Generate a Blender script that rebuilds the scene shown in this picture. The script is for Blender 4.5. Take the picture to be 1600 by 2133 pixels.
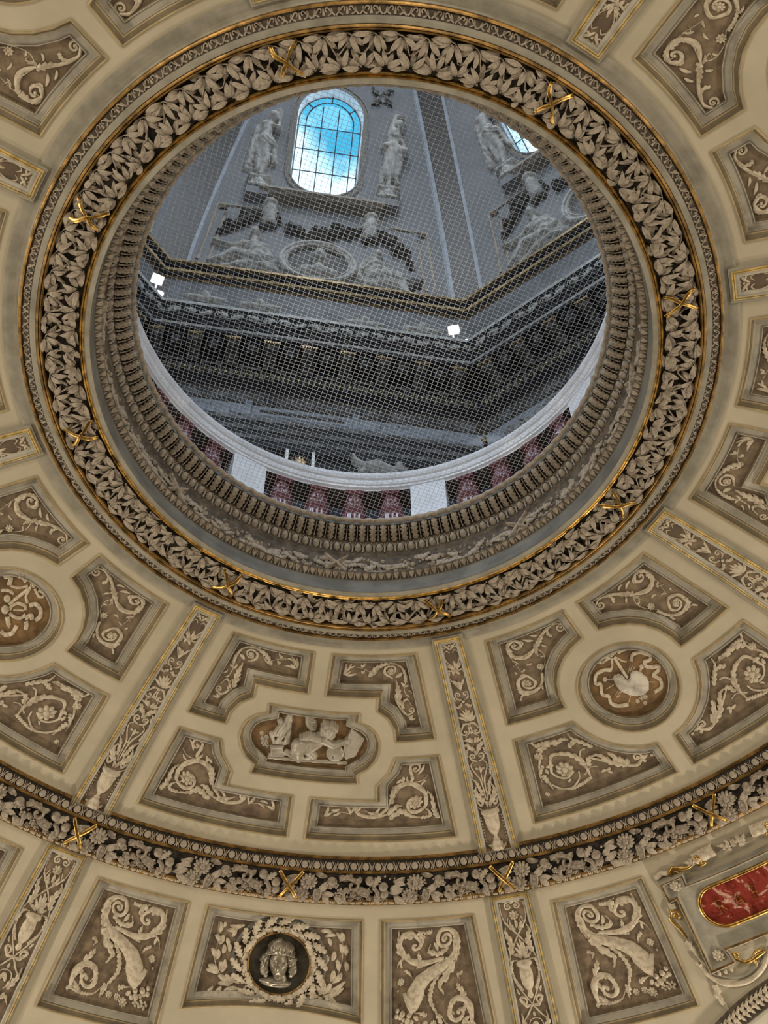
import bpy, bmesh, math, random
import numpy as np
from mathutils import Vector, Matrix
from mathutils.geometry import delaunay_2d_cdt

for o in list(bpy.data.objects): bpy.data.objects.remove(o, do_unlink=True)
SC = bpy.context.scene
COL = SC.collection
rnd = random.Random(7)
sin, cos, pi, rad, hyp = math.sin, math.cos, math.pi, math.radians, math.hypot

# ------------------------------------------------------------------ camera
CAM = Vector((-0.67337, -4.44147, 1.6))
C_R = Vector((0.98797, -0.15444, -0.00809)); C_U = Vector((-0.12476, -0.82682, 0.54846)); C_F = Vector((0.09139, 0.54086, 0.83614))
FPX = 2700.0
cd = bpy.data.cameras.new('camera'); cam = bpy.data.objects.new('camera', cd); COL.objects.link(cam)
cd.sensor_fit = 'VERTICAL'; cd.sensor_height = 36.0; cd.sensor_width = 27.0; cd.lens = FPX/2133*36; cd.clip_end = 500
cam.matrix_world = Matrix(((C_R.x, C_U.x, -C_F.x, CAM.x), (C_R.y, C_U.y, -C_F.y, CAM.y), (C_R.z, C_U.z, -C_F.z, CAM.z), (0, 0, 0, 1)))
SC.camera = cam
def proj(p):
    d = Vector(p)-CAM; f = d.dot(C_F)
    return (800+FPX*d.dot(C_R)/f, 1066.5-FPX*d.dot(C_U)/f)
def inview(pts, m=40):
    q = [proj(p) for p in pts]
    return max(a for a, b in q) > -m and min(a for a, b in q) < 1600+m and max(b for a, b in q) > -m and min(b for a, b in q) < 2133+m

# ------------------------------------------------------------------ sky
W = bpy.data.worlds.new('sky'); SC.world = W; W.use_nodes = True
nt = W.node_tree; nt.nodes.clear()
def N(t, kind, **kw):
    n = t.nodes.new(kind)
    for k, v in kw.items():
        if k.startswith('i_'): n.inputs[int(k[2:]) if k[2:].isdigit() else k[2:]].default_value = v
        else: setattr(n, k, v)
    return n
tc = N(nt, 'ShaderNodeTexCoord'); nz = N(nt, 'ShaderNodeTexNoise'); nz.inputs['Scale'].default_value = 5.0; nz.inputs['Detail'].default_value = 5
mp = N(nt, 'ShaderNodeMapping'); mp.inputs['Location'].default_value = (0.37, 0.155, 0.62)
nt.links.new(tc.outputs['Generated'], mp.inputs['Vector']); nt.links.new(mp.outputs[0], nz.inputs['Vector'])
cr = N(nt, 'ShaderNodeValToRGB'); cr.color_ramp.elements[0].position = 0.44; cr.color_ramp.elements[0].color = (0.085, 0.60, 0.95, 1)
cr.color_ramp.elements[1].position = 0.58; cr.color_ramp.elements[1].color = (3.2, 3.4, 3.6, 1)
nt.links.new(nz.outputs['Fac'], cr.inputs[0])
bg = N(nt, 'ShaderNodeBackground'); bg.inputs['Strength'].default_value = 1.0
wo = N(nt, 'ShaderNodeOutputWorld'); nt.links.new(cr.outputs[0], bg.inputs['Color']); nt.links.new(bg.outputs[0], wo.inputs['Surface'])

# ------------------------------------------------------------------ exposure
vs = SC.view_settings; vs.view_transform = 'Standard'; vs.look = 'None'; vs.gamma = 1; vs.exposure = 0.0; vs.use_curve_mapping = False

# ------------------------------------------------------------------ lamps: uplights of the lower room, window daylight and added fill of the drum
def lamp(name, kind, loc, energy, color, tgt=None, size=0.2, **kw):
    d = bpy.data.lights.new(name, kind); d.energy = energy; d.color = color
    o = bpy.data.objects.new(name, d); o.location = loc; COL.objects.link(o)
    if kind == 'AREA': d.shape = kw.get('shape', 'SQUARE'); d.size = size; d.size_y = kw.get('size_y', size)
    else: d.shadow_soft_size = size
    if kind == 'SPOT': d.spot_size = kw.get('angle', 2.4); d.spot_blend = 0.6
    if tgt is not None: o.rotation_euler = (Vector(tgt)-Vector(loc)).to_track_quat('-Z', 'Y').to_euler()
    return o
WARM = (1.0, 0.86, 0.66)
for az, e in ((0, 410), (45, 720), (-45, 640), (90, 640), (-90, 980), (135, 600), (-135, 640), (180, 560)):
    a = rad(az)
    lamp('uplight', 'SPOT', (9.2*sin(a), 9.2*cos(a), 6.1), e, WARM, tgt=(2.2*sin(a), 2.2*cos(a), 10.6), size=0.10, angle=2.5)
for az in range(0, 360, 45):
    if az == 0: continue
    a = rad(az)
    lamp('window_daylight', 'AREA', (7.7*sin(a), 7.7*cos(a), 42.0), 95, (0.74, 0.86, 1.0), tgt=(0, 0, 37.0), size=2.0, shape='RECTANGLE', size_y=3.6)
for az in (180, 135, -135, 225-360+22):
    a = rad(az); lamp('rail_fill', 'AREA', (9.6*sin(a), 9.6*cos(a), 19.0), 430, (0.72, 0.85, 1.0), tgt=(0, 0, 15.5), size=2.6, shape='RECTANGLE', size_y=6.0)  # added fill lamps that brighten the rail and piers; no windows stand here
lamp('added_top_fill', 'AREA', (0, 0, 46.6), 760, (0.74, 0.86, 1.0), tgt=(0, 0, 0), size=4.0, shape='DISK')  # added overhead fill for the upper hall, under a closed vault top

# ------------------------------------------------------------------ materials
def mat(name, color, rough=0.6, metal=0.0, var=0.12, scale=3.0, bump=0.0, bscale=40.0, color2=None, lo=0.4, hi=0.62, stretch=None, spec=None, emit=None):
    m = bpy.data.materials.new(name); m.use_nodes = True; t = m.node_tree
    b = t.nodes['Principled BSDF']; b.inputs['Roughness'].default_value = rough; b.inputs['Metallic'].default_value = metal
    if spec is not None: b.inputs['Specular IOR Level'].default_value = spec
    tc = N(t, 'ShaderNodeTexCoord'); mp = N(t, 'ShaderNodeMapping')
    if stretch: mp.inputs['Scale'].default_value = stretch
    t.links.new(tc.outputs['Object'], mp.inputs['Vector'])
    nz = N(t, 'ShaderNodeTexNoise'); nz.inputs['Scale'].default_value = scale; nz.inputs['Detail'].default_value = 6; nz.inputs['Roughness'].default_value = 0.62
    t.links.new(mp.outputs[0], nz.inputs['Vector'])
    cr = N(t, 'ShaderNodeValToRGB'); e = cr.color_ramp.elements
    c2 = color2 or tuple(c*(1-2*var) for c in color); c1 = color if color2 else tuple(min(1, c*(1+var)) for c in color)
    e[0].position = lo; e[0].color = (*c2, 1); e[1].position = hi; e[1].color = (*c1, 1)
    t.links.new(nz.outputs['Fac'], cr.inputs[0]); t.links.new(cr.outputs[0], b.inputs['Base Color'])
    if bump:
        n2 = N(t, 'ShaderNodeTexNoise'); n2.inputs['Scale'].default_value = bscale; n2.inputs['Detail'].default_value = 4
        t.links.new(tc.outputs['Object'], n2.inputs['Vector'])
        bp = N(t, 'ShaderNodeBump'); bp.inputs['Strength'].default_value = bump; bp.inputs['Distance'].default_value = 0.01
        t.links.new(n2.outputs['Fac'], bp.inputs['Height']); t.links.new(bp.outputs[0], b.inputs['Normal'])
    if emit: b.inputs['Emission Color'].default_value = (*emit[:3], 1); b.inputs['Emission Strength'].default_value = emit[3]
    return m
M = {}
M['plaster'] = mat('plaster_cream', (0.50, 0.45, 0.345), 0.75, var=0.05, scale=1.6, bump=0.05)
M['fillet'] = mat('plaster_grey', (0.36, 0.34, 0.285), 0.7, color2=(0.24, 0.225, 0.185), scale=5, lo=0.35, hi=0.6)
M['streak'] = mat('grey_marbled_paint', (0.47, 0.445, 0.385), 0.65, color2=(0.32, 0.295, 0.25), scale=5, lo=0.34, hi=0.54)
M['mould'] = mat('ochre_moulding', (0.40, 0.315, 0.175), 0.55, var=0.12, scale=4)
M['cavetto'] = mat('shade_brown_cavetto', (0.19, 0.155, 0.100), 0.6, var=0.15, scale=4)  # hollows of the frames coloured dark to stand in for recess shade
M['ground'] = mat('brown_ground', (0.19, 0.14, 0.093), 0.8, var=0.2, scale=9, bump=0.15)
M['amber'] = mat('amber_ground', (0.19, 0.112, 0.045), 0.7, var=0.25, scale=6)
M['relief'] = mat('stucco_relief', (0.62, 0.55, 0.44), 0.55, color2=(0.40, 0.335, 0.25), scale=22, lo=0.36, hi=0.56)
M['leaf'] = mat('stucco_leaf', (0.42, 0.365, 0.30), 0.6, color2=(0.21, 0.17, 0.13), scale=30, lo=0.34, hi=0.58)
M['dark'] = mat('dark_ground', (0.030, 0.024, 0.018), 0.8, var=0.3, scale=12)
M['gold'] = mat('gilding', (0.66, 0.42, 0.13), 0.36, 1.0, var=0.28, scale=14, bump=0.15, bscale=60)
M['bronzegold'] = mat('dull_gilding', (0.36, 0.215, 0.07), 0.42, 0.7, var=0.3, scale=9)
M['carved'] = mat('carved_stucco', (0.37, 0.325, 0.265), 0.65, color2=(0.18, 0.145, 0.11), scale=28, lo=0.34, hi=0.6)
M['carvedg'] = mat('carved_ground', (0.10, 0.08, 0.058), 0.8, var=0.25, scale=15)
M['cavgrey'] = mat('dark_grey_band', (0.16, 0.155, 0.135), 0.6, color2=(0.10, 0.095, 0.08), scale=4)
M['silver'] = mat('silvery_stucco', (0.50, 0.47, 0.41), 0.42, 0.2, color2=(0.30, 0.27, 0.22), scale=8, lo=0.3, hi=0.6)
M['bronze'] = mat('bronze_relief', (0.34, 0.305, 0.245), 0.36, 0.45, color2=(0.17, 0.15, 0.12), scale=9, lo=0.34, hi=0.6)
M['redmarble'] = mat('red_veined_marble', (0.17, 0.022, 0.016), 0.25, scale=5)
_r = M['redmarble'].node_tree; _e = [n for n in _r.nodes if n.type == 'VALTORGB'][0].color_ramp; _n = [n for n in _r.nodes if n.type == 'TEX_NOISE'][0]; _n.inputs['Distortion'].default_value = 1.6; _n.inputs['Detail'].default_value = 10
_e.elements[0].position = .36; _e.elements[0].color = (.10, .012, .010, 1); _e.elements[1].position = .50; _e.elements[1].color = (.26, .04, .028, 1)
for _p, _c in ((.56, (.22, .03, .022, 1)), (.60, (.50, .26, .20, 1)), (.63, (.62, .45, .38, 1)), (.67, (.25, .05, .035, 1))): _e.elements.new(_p).color = _c
M['porphyry'] = mat('porphyry', (0.110, 0.034, 0.040), 0.14, color2=(0.24, 0.125, 0.145), scale=26, lo=0.30, hi=0.46)
M['white'] = mat('white_marble', (0.74, 0.76, 0.80), 0.35, var=0.06, scale=5)
M['wallgrey'] = mat('drum_plaster', (0.30, 0.297, 0.303), 0.75, var=0.05, scale=1.2)
M['frameline'] = mat('drum_moulding', (0.46, 0.38, 0.30), 0.6, var=0.1)
M['browntile'] = mat('brown_mosaic_marble', (0.115, 0.095, 0.075), 0.5, color2=(0.035, 0.028, 0.022), scale=14, lo=0.38, hi=0.6)
M['black'] = mat('black_marble', (0.010, 0.010, 0.013), 0.55, spec=0.08, color2=(0.026, 0.028, 0.036), scale=5, lo=0.5, hi=0.75)
M['stone'] = mat('statue_stucco', (0.66, 0.62, 0.56), 0.6, color2=(0.30, 0.27, 0.235), scale=6, lo=0.34, hi=0.56)
M['patina'] = mat('dark_patina', (0.10, 0.092, 0.082), 0.6, var=0.3, scale=10)
M['blackgold'] = mat('worn_gilding', (0.46, 0.31, 0.15), 0.36, 0.8, color2=(0.11, 0.07, 0.035), scale=11, lo=0.36, hi=0.6)
M['frieze'] = mat('silver_frieze', (0.50, 0.48, 0.44), 0.4, 0.3, var=0.2, scale=9)
M['lightgrey'] = mat('pale_grey_stucco', (0.50, 0.53, 0.58), 0.6, var=0.08)
M['cord'] = mat('white_cord', (0.78, 0.84, 0.92), 0.6, var=0.02)
M['iron'] = mat('window_bar', (0.02, 0.03, 0.07), 0.6, var=0.1)
M['lampcase'] = mat('lamp_case', (0.55, 0.55, 0.55), 0.5, var=0.1)
M['glow'] = mat('lamp_lens', (0.9, 0.9, 0.9), 0.4, var=0.01, emit=(1.0, 0.93, 0.82, 60.0))
M['railsoffit'] = mat('darkened_rail_soffit', (0.05, 0.036, 0.03), 0.5, var=0.2)  # underside of the white handrail, darkened in its colour
M['ribgold'] = mat('bright_gilding', (0.86, 0.62, 0.24), 0.5, 0.65, var=0.2, scale=10)
M['hallfloor'] = mat('hall_floor', (0.10, 0.085, 0.075), 0.4, var=0.2, scale=2)
M['floor'] = mat('stone_floor', (0.30, 0.27, 0.23), 0.4, var=0.15, scale=2)
M['roomwall'] = mat('room_wall', (0.36, 0.33, 0.27), 0.7, var=0.08, scale=1)
g = bpy.data.materials.new('window_glass'); g.use_nodes = True; t = g.node_tree; t.nodes.remove(t.nodes['Principled BSDF'])
tr = N(t, 'ShaderNodeBsdfTransparent'); tr.inputs[0].default_value = (0.86, 0.97, 1.0, 1); gl = N(t, 'ShaderNodeBsdfGlossy'); gl.inputs['Roughness'].default_value = 0.05
mx = N(t, 'ShaderNodeMixShader'); mx.inputs[0].default_value = 0.06
t.links.new(tr.outputs[0], mx.inputs[1]); t.links.new(gl.outputs[0], mx.inputs[2]); t.links.new(mx.outputs[0], t.nodes['Material Output'].inputs['Surface']); M['glass'] = g

# ------------------------------------------------------------------ object helpers
class MB:
    def __init__(s): s.v = []; s.f = []; s.m = []
    def add(s, v, f, mi=0):
        n = len(s.v); s.v.extend(v); s.f.extend([tuple(i+n for i in q) for q in f]); s.m.extend([mi]*len(f))
    def grid(s, P, us, vs, cu=False, cv=False, mi=0):
        nu, nv = len(us), len(vs); v = [P(a, b) for a in us for b in vs]; f = []
        for i in range(nu if cu else nu-1):
            for j in range(nv if cv else nv-1):
                i2, j2 = (i+1) % nu, (j+1) % nv
                f.append((i*nv+j, i2*nv+j, i2*nv+j2, i*nv+j2))
        s.add(v, f, mi)
    def box(s, c, sx, sy, sz, ax=((1, 0, 0), (0, 1, 0), (0, 0, 1)), mi=0):
        c = Vector(c); a = [Vector(q) for q in ax]
        v = [c+a[0]*(sx*i)+a[1]*(sy*j)+a[2]*(sz*k) for i in (-1, 1) for j in (-1, 1) for k in (-1, 1)]
        s.add(v, [(0, 1, 3, 2), (4, 6, 7, 5), (0, 4, 5, 1), (2, 3, 7, 6), (0, 2, 6, 4), (1, 5, 7, 3)], mi)
    def mesh(s, name, mats, smooth=True, off=None):
        me = bpy.data.meshes.new(name); o = off or Vector((0, 0, 0))
        me.from_pydata([(p[0]-o[0], p[1]-o[1], p[2]-o[2]) for p in s.v], [], s.f)
        for m in (mats if isinstance(mats, (list, tuple)) else [mats]): me.materials.append(M[m] if isinstance(m, str) else m)
        if len(me.materials) > 1: me.polygons.foreach_set('material_index', s.m)
        if smooth: me.shade_smooth()
        me.update(); return me
def link(name, me, parent=None, kind=None, smooth=None):
    o = bpy.data.objects.new(name, me); COL.objects.link(o)
    if parent: o.parent = parent
    if kind: o['kind'] = kind
    return o
def build(name, mb, mats, parent=None, kind=None, smooth=True, off=None):
    if off is None and parent is not None: off = OFF.get(parent.name, Vector((0, 0, 0)))
    return link(name, mb.mesh(name, mats, smooth, off), parent, kind)
OFF = {}
def thing(name, label, cat, loc, group=None):
    o = bpy.data.objects.new(name, None); o.empty_display_size = 0.1; COL.objects.link(o); o.location = loc; OFF[o.name] = Vector(loc)
    return tag(o, label, cat, group)
def tag(o, label, cat, group=None):
    o['label'] = label; o['category'] = cat
    if group: o['group'] = group
    return o
def solo(name, mb, mats, label, cat, group=None, smooth=True):
    c = Vector((0, 0, 0))
    for p in mb.v[::max(1, len(mb.v)//200)]: c += Vector(p)
    c /= len(mb.v[::max(1, len(mb.v)//200)])
    o = link(name, mb.mesh(name, mats, smooth, c)); o.location = c
    return tag(o, label, cat, group)
def dup(root, rotz, label=None, group=None, loc=None):
    r = root.copy(); COL.objects.link(r)
    R = Matrix.Rotation(rotz, 4, 'Z'); r.location = (R @ root.location) if loc is None else loc; r.rotation_euler = (0, 0, root.rotation_euler.z+rotz)
    if label: r['label'] = label
    if group: r['group'] = group
    for ch in list(root.children):
        c = ch.copy(); COL.objects.link(c); c.parent = r
        for g2 in list(ch.children):
            d = g2.copy(); COL.objects.link(d); d.parent = c
    return r
def place(name, me, parent, mtx):
    """an object sharing mesh data, mtx in world space, parented (parent unrotated at OFF)"""
    o = bpy.data.objects.new(name, me); COL.objects.link(o); o.parent = parent
    o.matrix_local = Matrix.Translation(-OFF.get(parent.name, Vector((0, 0, 0)))) @ mtx
    return o

# ------------------------------------------------------------------ the vault surface
VC = (10.6348622, -0.0139982746, -0.000446430066)
def zr(r): return VC[0]+VC[1]*r*r+VC[2]*r**4
def dz(r): return 2*VC[1]*r+4*VC[2]*r**3
def vault(az0):
    """(u = tangential metres from azimuth az0, r = radius, h = height above the stucco towards the room)"""
    a0 = rad(az0)
    def P(u, r, h=0.0):
        d = dz(r); n = math.sqrt(1+d*d); rr = r+h*d/n; z = zr(r)-h/n; a = a0+u/r
        return Vector((rr*sin(a), rr*cos(a), z))
    return P
def frame_at(P, u, v, h=0.0, ang=0.0):
    """4x4 matrix: local x along u rotated by ang, local y along v, local z out of the surface"""
    o = P(u, v, h); ex = (P(u+.01, v, h)-P(u-.01, v, h)).normalized(); ez = (P(u, v, h+.01)-P(u, v, h-.01)).normalized(); ev = (P(u, v+.01, h)-P(u, v-.01, h)).normalized()
    x = ex*cos(ang)+ev*sin(ang); x = (x-ez*x.dot(ez)).normalized(); y = ez.cross(x)
    return Matrix(((x.x, y.x, ez.x, o.x), (x.y, y.y, ez.y, o.y), (x.z, y.z, ez.z, o.z), (0, 0, 0, 1)))
def revolve(mb, prof, a0=-180, a1=180, n=192, mis=None):
    full = abs(a1-a0) >= 359.9; k = n if full else n+1
    for i in range(len(prof)-1):
        (r0, z0), (r1, z1) = prof[i], prof[i+1]
        v = []
        for j in range(k):
            a = rad(a0+(a1-a0)*j/n); v += [(r0*sin(a), r0*cos(a), z0), (r1*sin(a), r1*cos(a), z1)]
        f = [(2*j, 2*((j+1) % k), 2*((j+1) % k)+1, 2*j+1) for j in range(n)]
        mb.add(v, f, mis[i] if mis else 0)
def arcprof(pts, c=6):
    return pts

# ------------------------------------------------------------------ ornament strokes
def catmull(pts, n):
    p = [Vector((a[0], a[1])) for a in pts]
    if len(p) == 2: return [p[0].lerp(p[1], i/(n-1)) for i in range(n)]
    q = [p[0]*2-p[1]]+p+[p[-1]*2-p[-2]]; out = []; seg = len(p)-1
    for i in range(n):
        t = i/(n-1)*seg; k = min(int(t), seg-1); f = t-k; a, b, c, d = q[k:k+4]
        out.append(0.5*((2*b)+(c-a)*f+(2*a-5*b+4*c-d)*f*f+(3*b-a-3*c+d)*f**3))
    return out
def plen(p): return sum((p[i+1]-p[i]).length for i in range(len(p)-1))
def ribbon(mb, P, path, wf, hf, sec, mi=0):
    n = len(path); k = len(sec); v = []
    for i, c in enumerate(path):
        t = (path[min(i+1, n-1)]-path[max(i-1, 0)]); t = t.normalized() if t.length > 1e-9 else Vector((1, 0))
        nn = Vector((-t.y, t.x)); f = i/(n-1); w = wf(f); H = hf(f)
        wl, wr = w if isinstance(w, tuple) else (w, w)
        for s, hh in sec:
            q = c+nn*(s*(wl if s < 0 else wr)); v.append(P(q.x, q.y, H*hh))
    f = [(i*k+j, (i+1)*k+j, (i+1)*k+j+1, i*k+j+1) for i in range(n-1) for j in range(k-1)]
    f += [tuple(range(k))[::-1], tuple((n-1)*k+j for j in range(k))]
    mb.add(v, f, mi)
SEC_R = ((-1, 0), (-.7, .72), (0, 1), (.7, .72), (1, 0))
SEC_L = ((-1, 0), (-.92, .55), (-.42, .95), (0, .62), (.42, 1.0), (.92, .6), (1, 0))
def spiral_path(pts, n):
    c = Vector(pts[-1][:2]); base = catmull(pts[:-1], max(6, 5*(len(pts)-2))); e = base[-1]; d = e-base[-2]; rv = e-c
    sg = 1 if (rv.x*d.y-rv.y*d.x) > 0 else -1
    a0 = math.atan2(rv.y, rv.x); R = rv.length; k = int(14*n)+3
    return base+[c+Vector((cos(a0+sg*2*pi*n*i/k), sin(a0+sg*2*pi*n*i/k)))*R*(1-.80*i/k) for i in range(1, k+1)]
def lobes(w, L, first=0.0):
    nl = max(2, int(L/(w*0.85)+.5))
    def wf(f):
        env = (0.35+0.65*sin(pi*min(1, f*1.1+.12))**.8)*(1-0.55*f)
        g = (f*nl) % 1.0; g2 = (f*nl+.5) % 1.0
        return (w*.62*env*(0.42+0.78*g**.8), w*.62*env*(0.42+0.78*g2**.8))
    return wf, nl
def stroke(mb, P, st, mm=0.001, mirror=False, hs=1.0, h0=0.0):
    t = st[0]; pts = [((-a if mirror else a)*mm, b*mm) for a, b in st[1]]; w = st[2]*mm
    Q = (lambda u, r, h: P(u, r, h+h0))
    if t == 'L':
        w *= 1.25
        base = catmull(pts, max(10, 8*len(pts))); L = plen(base); wf, nl = lobes(w, L); n = max(10, nl*5+1)
        base = catmull(pts, n); ribbon(mb, Q, base, wf, lambda f: hs*w*(.42-.18*f)+.004, SEC_L)
    elif t == 'S':
        n = max(5, 5*len(pts)); ribbon(mb, Q, catmull(pts, n), lambda f: w*.55*(1-.4*f), lambda f: hs*w*.55, SEC_R)
    elif t == 'V':
        w *= 1.18; p = spiral_path(pts, st[3]); ribbon(mb, Q, p, lambda f: w*.55*(.45+.75*(1-f))*min(1, f*6+.3)*(1+.14*sin(f*44)), lambda f: hs*w*(.55-.15*f), SEC_R)
        c = pts[-1]; r = (Vector(pts[-2])-Vector(c)).length*.24; ball(mb, Q, c[0], c[1], max(r, w*.3), .7)
    elif t == 'F':
        a, b = Vector(pts[0]), Vector(pts[1]); bend = (b-a).orthogonal()*.10
        ribbon(mb, Q, catmull([a, (a+b)/2+bend, b], 7), lambda f: w*.6*(sin(pi*(f*.9+.05))**.75)+.0008, lambda f: hs*w*.5, SEC_L)
    elif t == 'R': rosette(mb, Q, pts[0][0], pts[0][1], w, 8, hs)
    elif t == 'B': ball(mb, Q, pts[0][0], pts[0][1], w, hs)
    elif t == 'H':
        w1 = st[3]*mm; n = 26; p = catmull(pts, n)
        ribbon(mb, Q, p, lambda f: (w+(w1-w)*f**1.3)*.5*(1+.05*sin(f*110)), lambda f: (w+(w1-w)*f**1.3)*.42, SEC_R)
    return mb
def ball(mb, P, u, v, r, hs=1.0, n=9, m=4):
    vs_ = [P(u, v, r*hs*1.15)]; f = []
    for i in range(1, m+1):
        b = pi/2*i/m
        for j in range(n): a = 2*pi*j/n; vs_.append(P(u+r*sin(b)*cos(a), v+r*sin(b)*sin(a), r*hs*1.15*cos(b)))
    f += [(0, 1+j, 1+(j+1) % n) for j in range(n)]
    for i in range(m-1): f += [(1+i*n+j, 1+(i+1)*n+j, 1+(i+1)*n+(j+1) % n, 1+i*n+(j+1) % n) for j in range(n)]
    mb.add(vs_, f)
def rosette(mb, P, u, v, r, n=8, hs=1.0):
    k = n*6; rings = [0.0, .22, .30, .38, .62, .85, 1.0]; vs_ = []; f = []
    for i, q in enumerate(rings):
        for j in range(k):
            a = 2*pi*j/k; pet = abs(cos(n*a/2)); e = 1.0
            if q > .35: e = 1-(q-.35)/.65*.34*(1-pet**.6)
            h = {0: .42, .22: .38, .30: .12, .38: .16, .62: .30, .85: .26, 1.0: 0}[q]
            if q > .35: h *= .45+.55*pet**.7
            vs_.append(P(u+r*q*e*cos(a), v+r*q*e*sin(a), r*h*hs*1.3))
    for i in range(len(rings)-1): f += [(i*k+j, (i+1)*k+j, (i+1)*k+(j+1) % k, i*k+(j+1) % k) for j in range(k)]
    mb.add(vs_, f)
NAMES = {'L': 'acanthus_leaf', 'S': 'stem', 'V': 'scroll', 'F': 'leaf', 'R': 'rosette', 'B': 'berry', 'H': 'horn'}
def ornament(parent, P, strokes, mm=0.001, mirror=False, hs=1.0, h0=0.0, mt='relief', joinB=True):
    bm_ = MB()
    for st in strokes:
        if st[0] == 'B' and joinB: stroke(bm_, P, st, mm, mirror, hs, h0); continue
        build(NAMES[st[0]], stroke(MB(), P, st, mm, mirror, hs, h0), mt, parent)
    if bm_.v: build('berry_cluster', bm_, mt, parent)

# ------------------------------------------------------------------ moulded panels
def dense(poly, step=.05):
    out = []
    for i, a in enumerate(poly):
        b = poly[(i+1) % len(poly)]; L = hyp(b[0]-a[0], b[1]-a[1]); k = max(1, int(L/step))
        out += [(a[0]+(b[0]-a[0])*j/k, a[1]+(b[1]-a[1])*j/k) for j in range(k)]
    return out
def area2(p): return sum(p[i][0]*p[(i+1) % len(p)][1]-p[(i+1) % len(p)][0]*p[i][1] for i in range(len(p)))
def inset(poly, d):
    n = len(poly); out = []
    for i in range(n):
        a, b, c = Vector(poly[i-1]), Vector(poly[i]), Vector(poly[(i+1) % n])
        e0 = (b-a).normalized(); e1 = (c-b).normalized(); n0 = Vector((-e0.y, e0.x)); n1 = Vector((-e1.y, e1.x))
        m = n0+n1; L = m.length; m = m/L if L > 1e-6 else n0; k = max(.4, m.dot(n0)); q = b+m*(d/k); out.append((q.x, q.y))
    return out
def arc(c, p0, p1, n=8):
    """points from p0 to p1 around c, radius interpolated, both ends included"""
    a0 = math.atan2(p0[1]-c[1], p0[0]-c[0]); a1 = math.atan2(p1[1]-c[1], p1[0]-c[0])
    while a1-a0 > pi: a1 -= 2*pi
    while a1-a0 < -pi: a1 += 2*pi
    r0 = hyp(p0[0]-c[0], p0[1]-c[1]); r1 = hyp(p1[0]-c[0], p1[1]-c[1])
    return [(c[0]+(r0+(r1-r0)*i/n)*cos(a0+(a1-a0)*i/n), c[1]+(r0+(r1-r0)*i/n)*sin(a0+(a1-a0)*i/n)) for i in range(n+1)]
PROF = [(0, 0, None), (.002, .009, 0), (.008, .013, 0), (.014, .009, 0), (.016, .001, 0), (.020, .001, 1), (.022, -.008, 1), (.029, -.026, 1), (.038, -.040, 1), (.046, -.046, 0), (.049, -.060, 1),
        (.053, -.062, 2), (.102, -.062, 2), (.104, -.054, 3), (.111, -.054, 3), (.115, -.076, 1)]
def subdiv(poly, cnt):
    out = []
    for i, a in enumerate(poly):
        b = poly[(i+1) % len(poly)]; k = cnt[i]
        out += [(a[0]+(b[0]-a[0])*j/k, a[1]+(b[1]-a[1])*j/k) for j in range(k)]
    return out
def counts(poly, step):
    return [max(1, int(hyp(poly[(i+1) % len(poly)][0]-a[0], poly[(i+1) % len(poly)][1]-a[1])/step)) for i, a in enumerate(poly)]
def strips(P, poly, prof, mi_of, cnt=None):
    out = {}
    prev = None
    for d, h, m in prof:
        q = inset(poly, d); q = subdiv(q, cnt) if cnt else q
        cur = [P(a, b, h) for a, b in q]
        if prev is not None:
            mb = out.setdefault(mi_of(m), MB()); n = len(cur)
            mb.add(prev+cur, [(i, (i+1) % n, n+(i+1) % n, n+i) for i in range(n)])
        prev = cur
    return out
def fill(P, poly, h, mb, step=.16):
    """triangulated interior following the surface"""
    vs_ = [Vector(p) for p in poly]; n = len(vs_)
    us = [p[0] for p in poly]; rs = [p[1] for p in poly]
    u = min(us)+step/2
    while u < max(us):
        r = min(rs)+step/2
        while r < max(rs): vs_.append(Vector((u+.003*sin(r*91), r))); r += step
        u += step
    V2, E2, F2, _, _, fo = delaunay_2d_cdt(vs_, [], [list(range(n))], 1, 1e-5)
    mb.add([P(q.x, q.y, h) for q in V2], [tuple(f) for f in F2])
    return mb
def panel(parent, P, poly, ground='ground', prof=PROF, step=.05, band='streak'):
    if area2(poly) < 0: poly = poly[::-1]
    cnt = counts(poly, step)
    st = strips(P, poly, prof, lambda m: m, cnt)
    fr = MB()
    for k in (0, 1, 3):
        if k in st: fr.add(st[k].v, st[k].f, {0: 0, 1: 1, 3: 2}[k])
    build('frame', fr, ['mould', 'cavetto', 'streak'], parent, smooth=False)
    if 2 in st: build('border_band', st[2], band, parent)
    d, h, _ = prof[-1]
    build('ground', fill(P, subdiv(inset(poly, d), cnt), h, MB()), ground, parent)
    return poly
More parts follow.
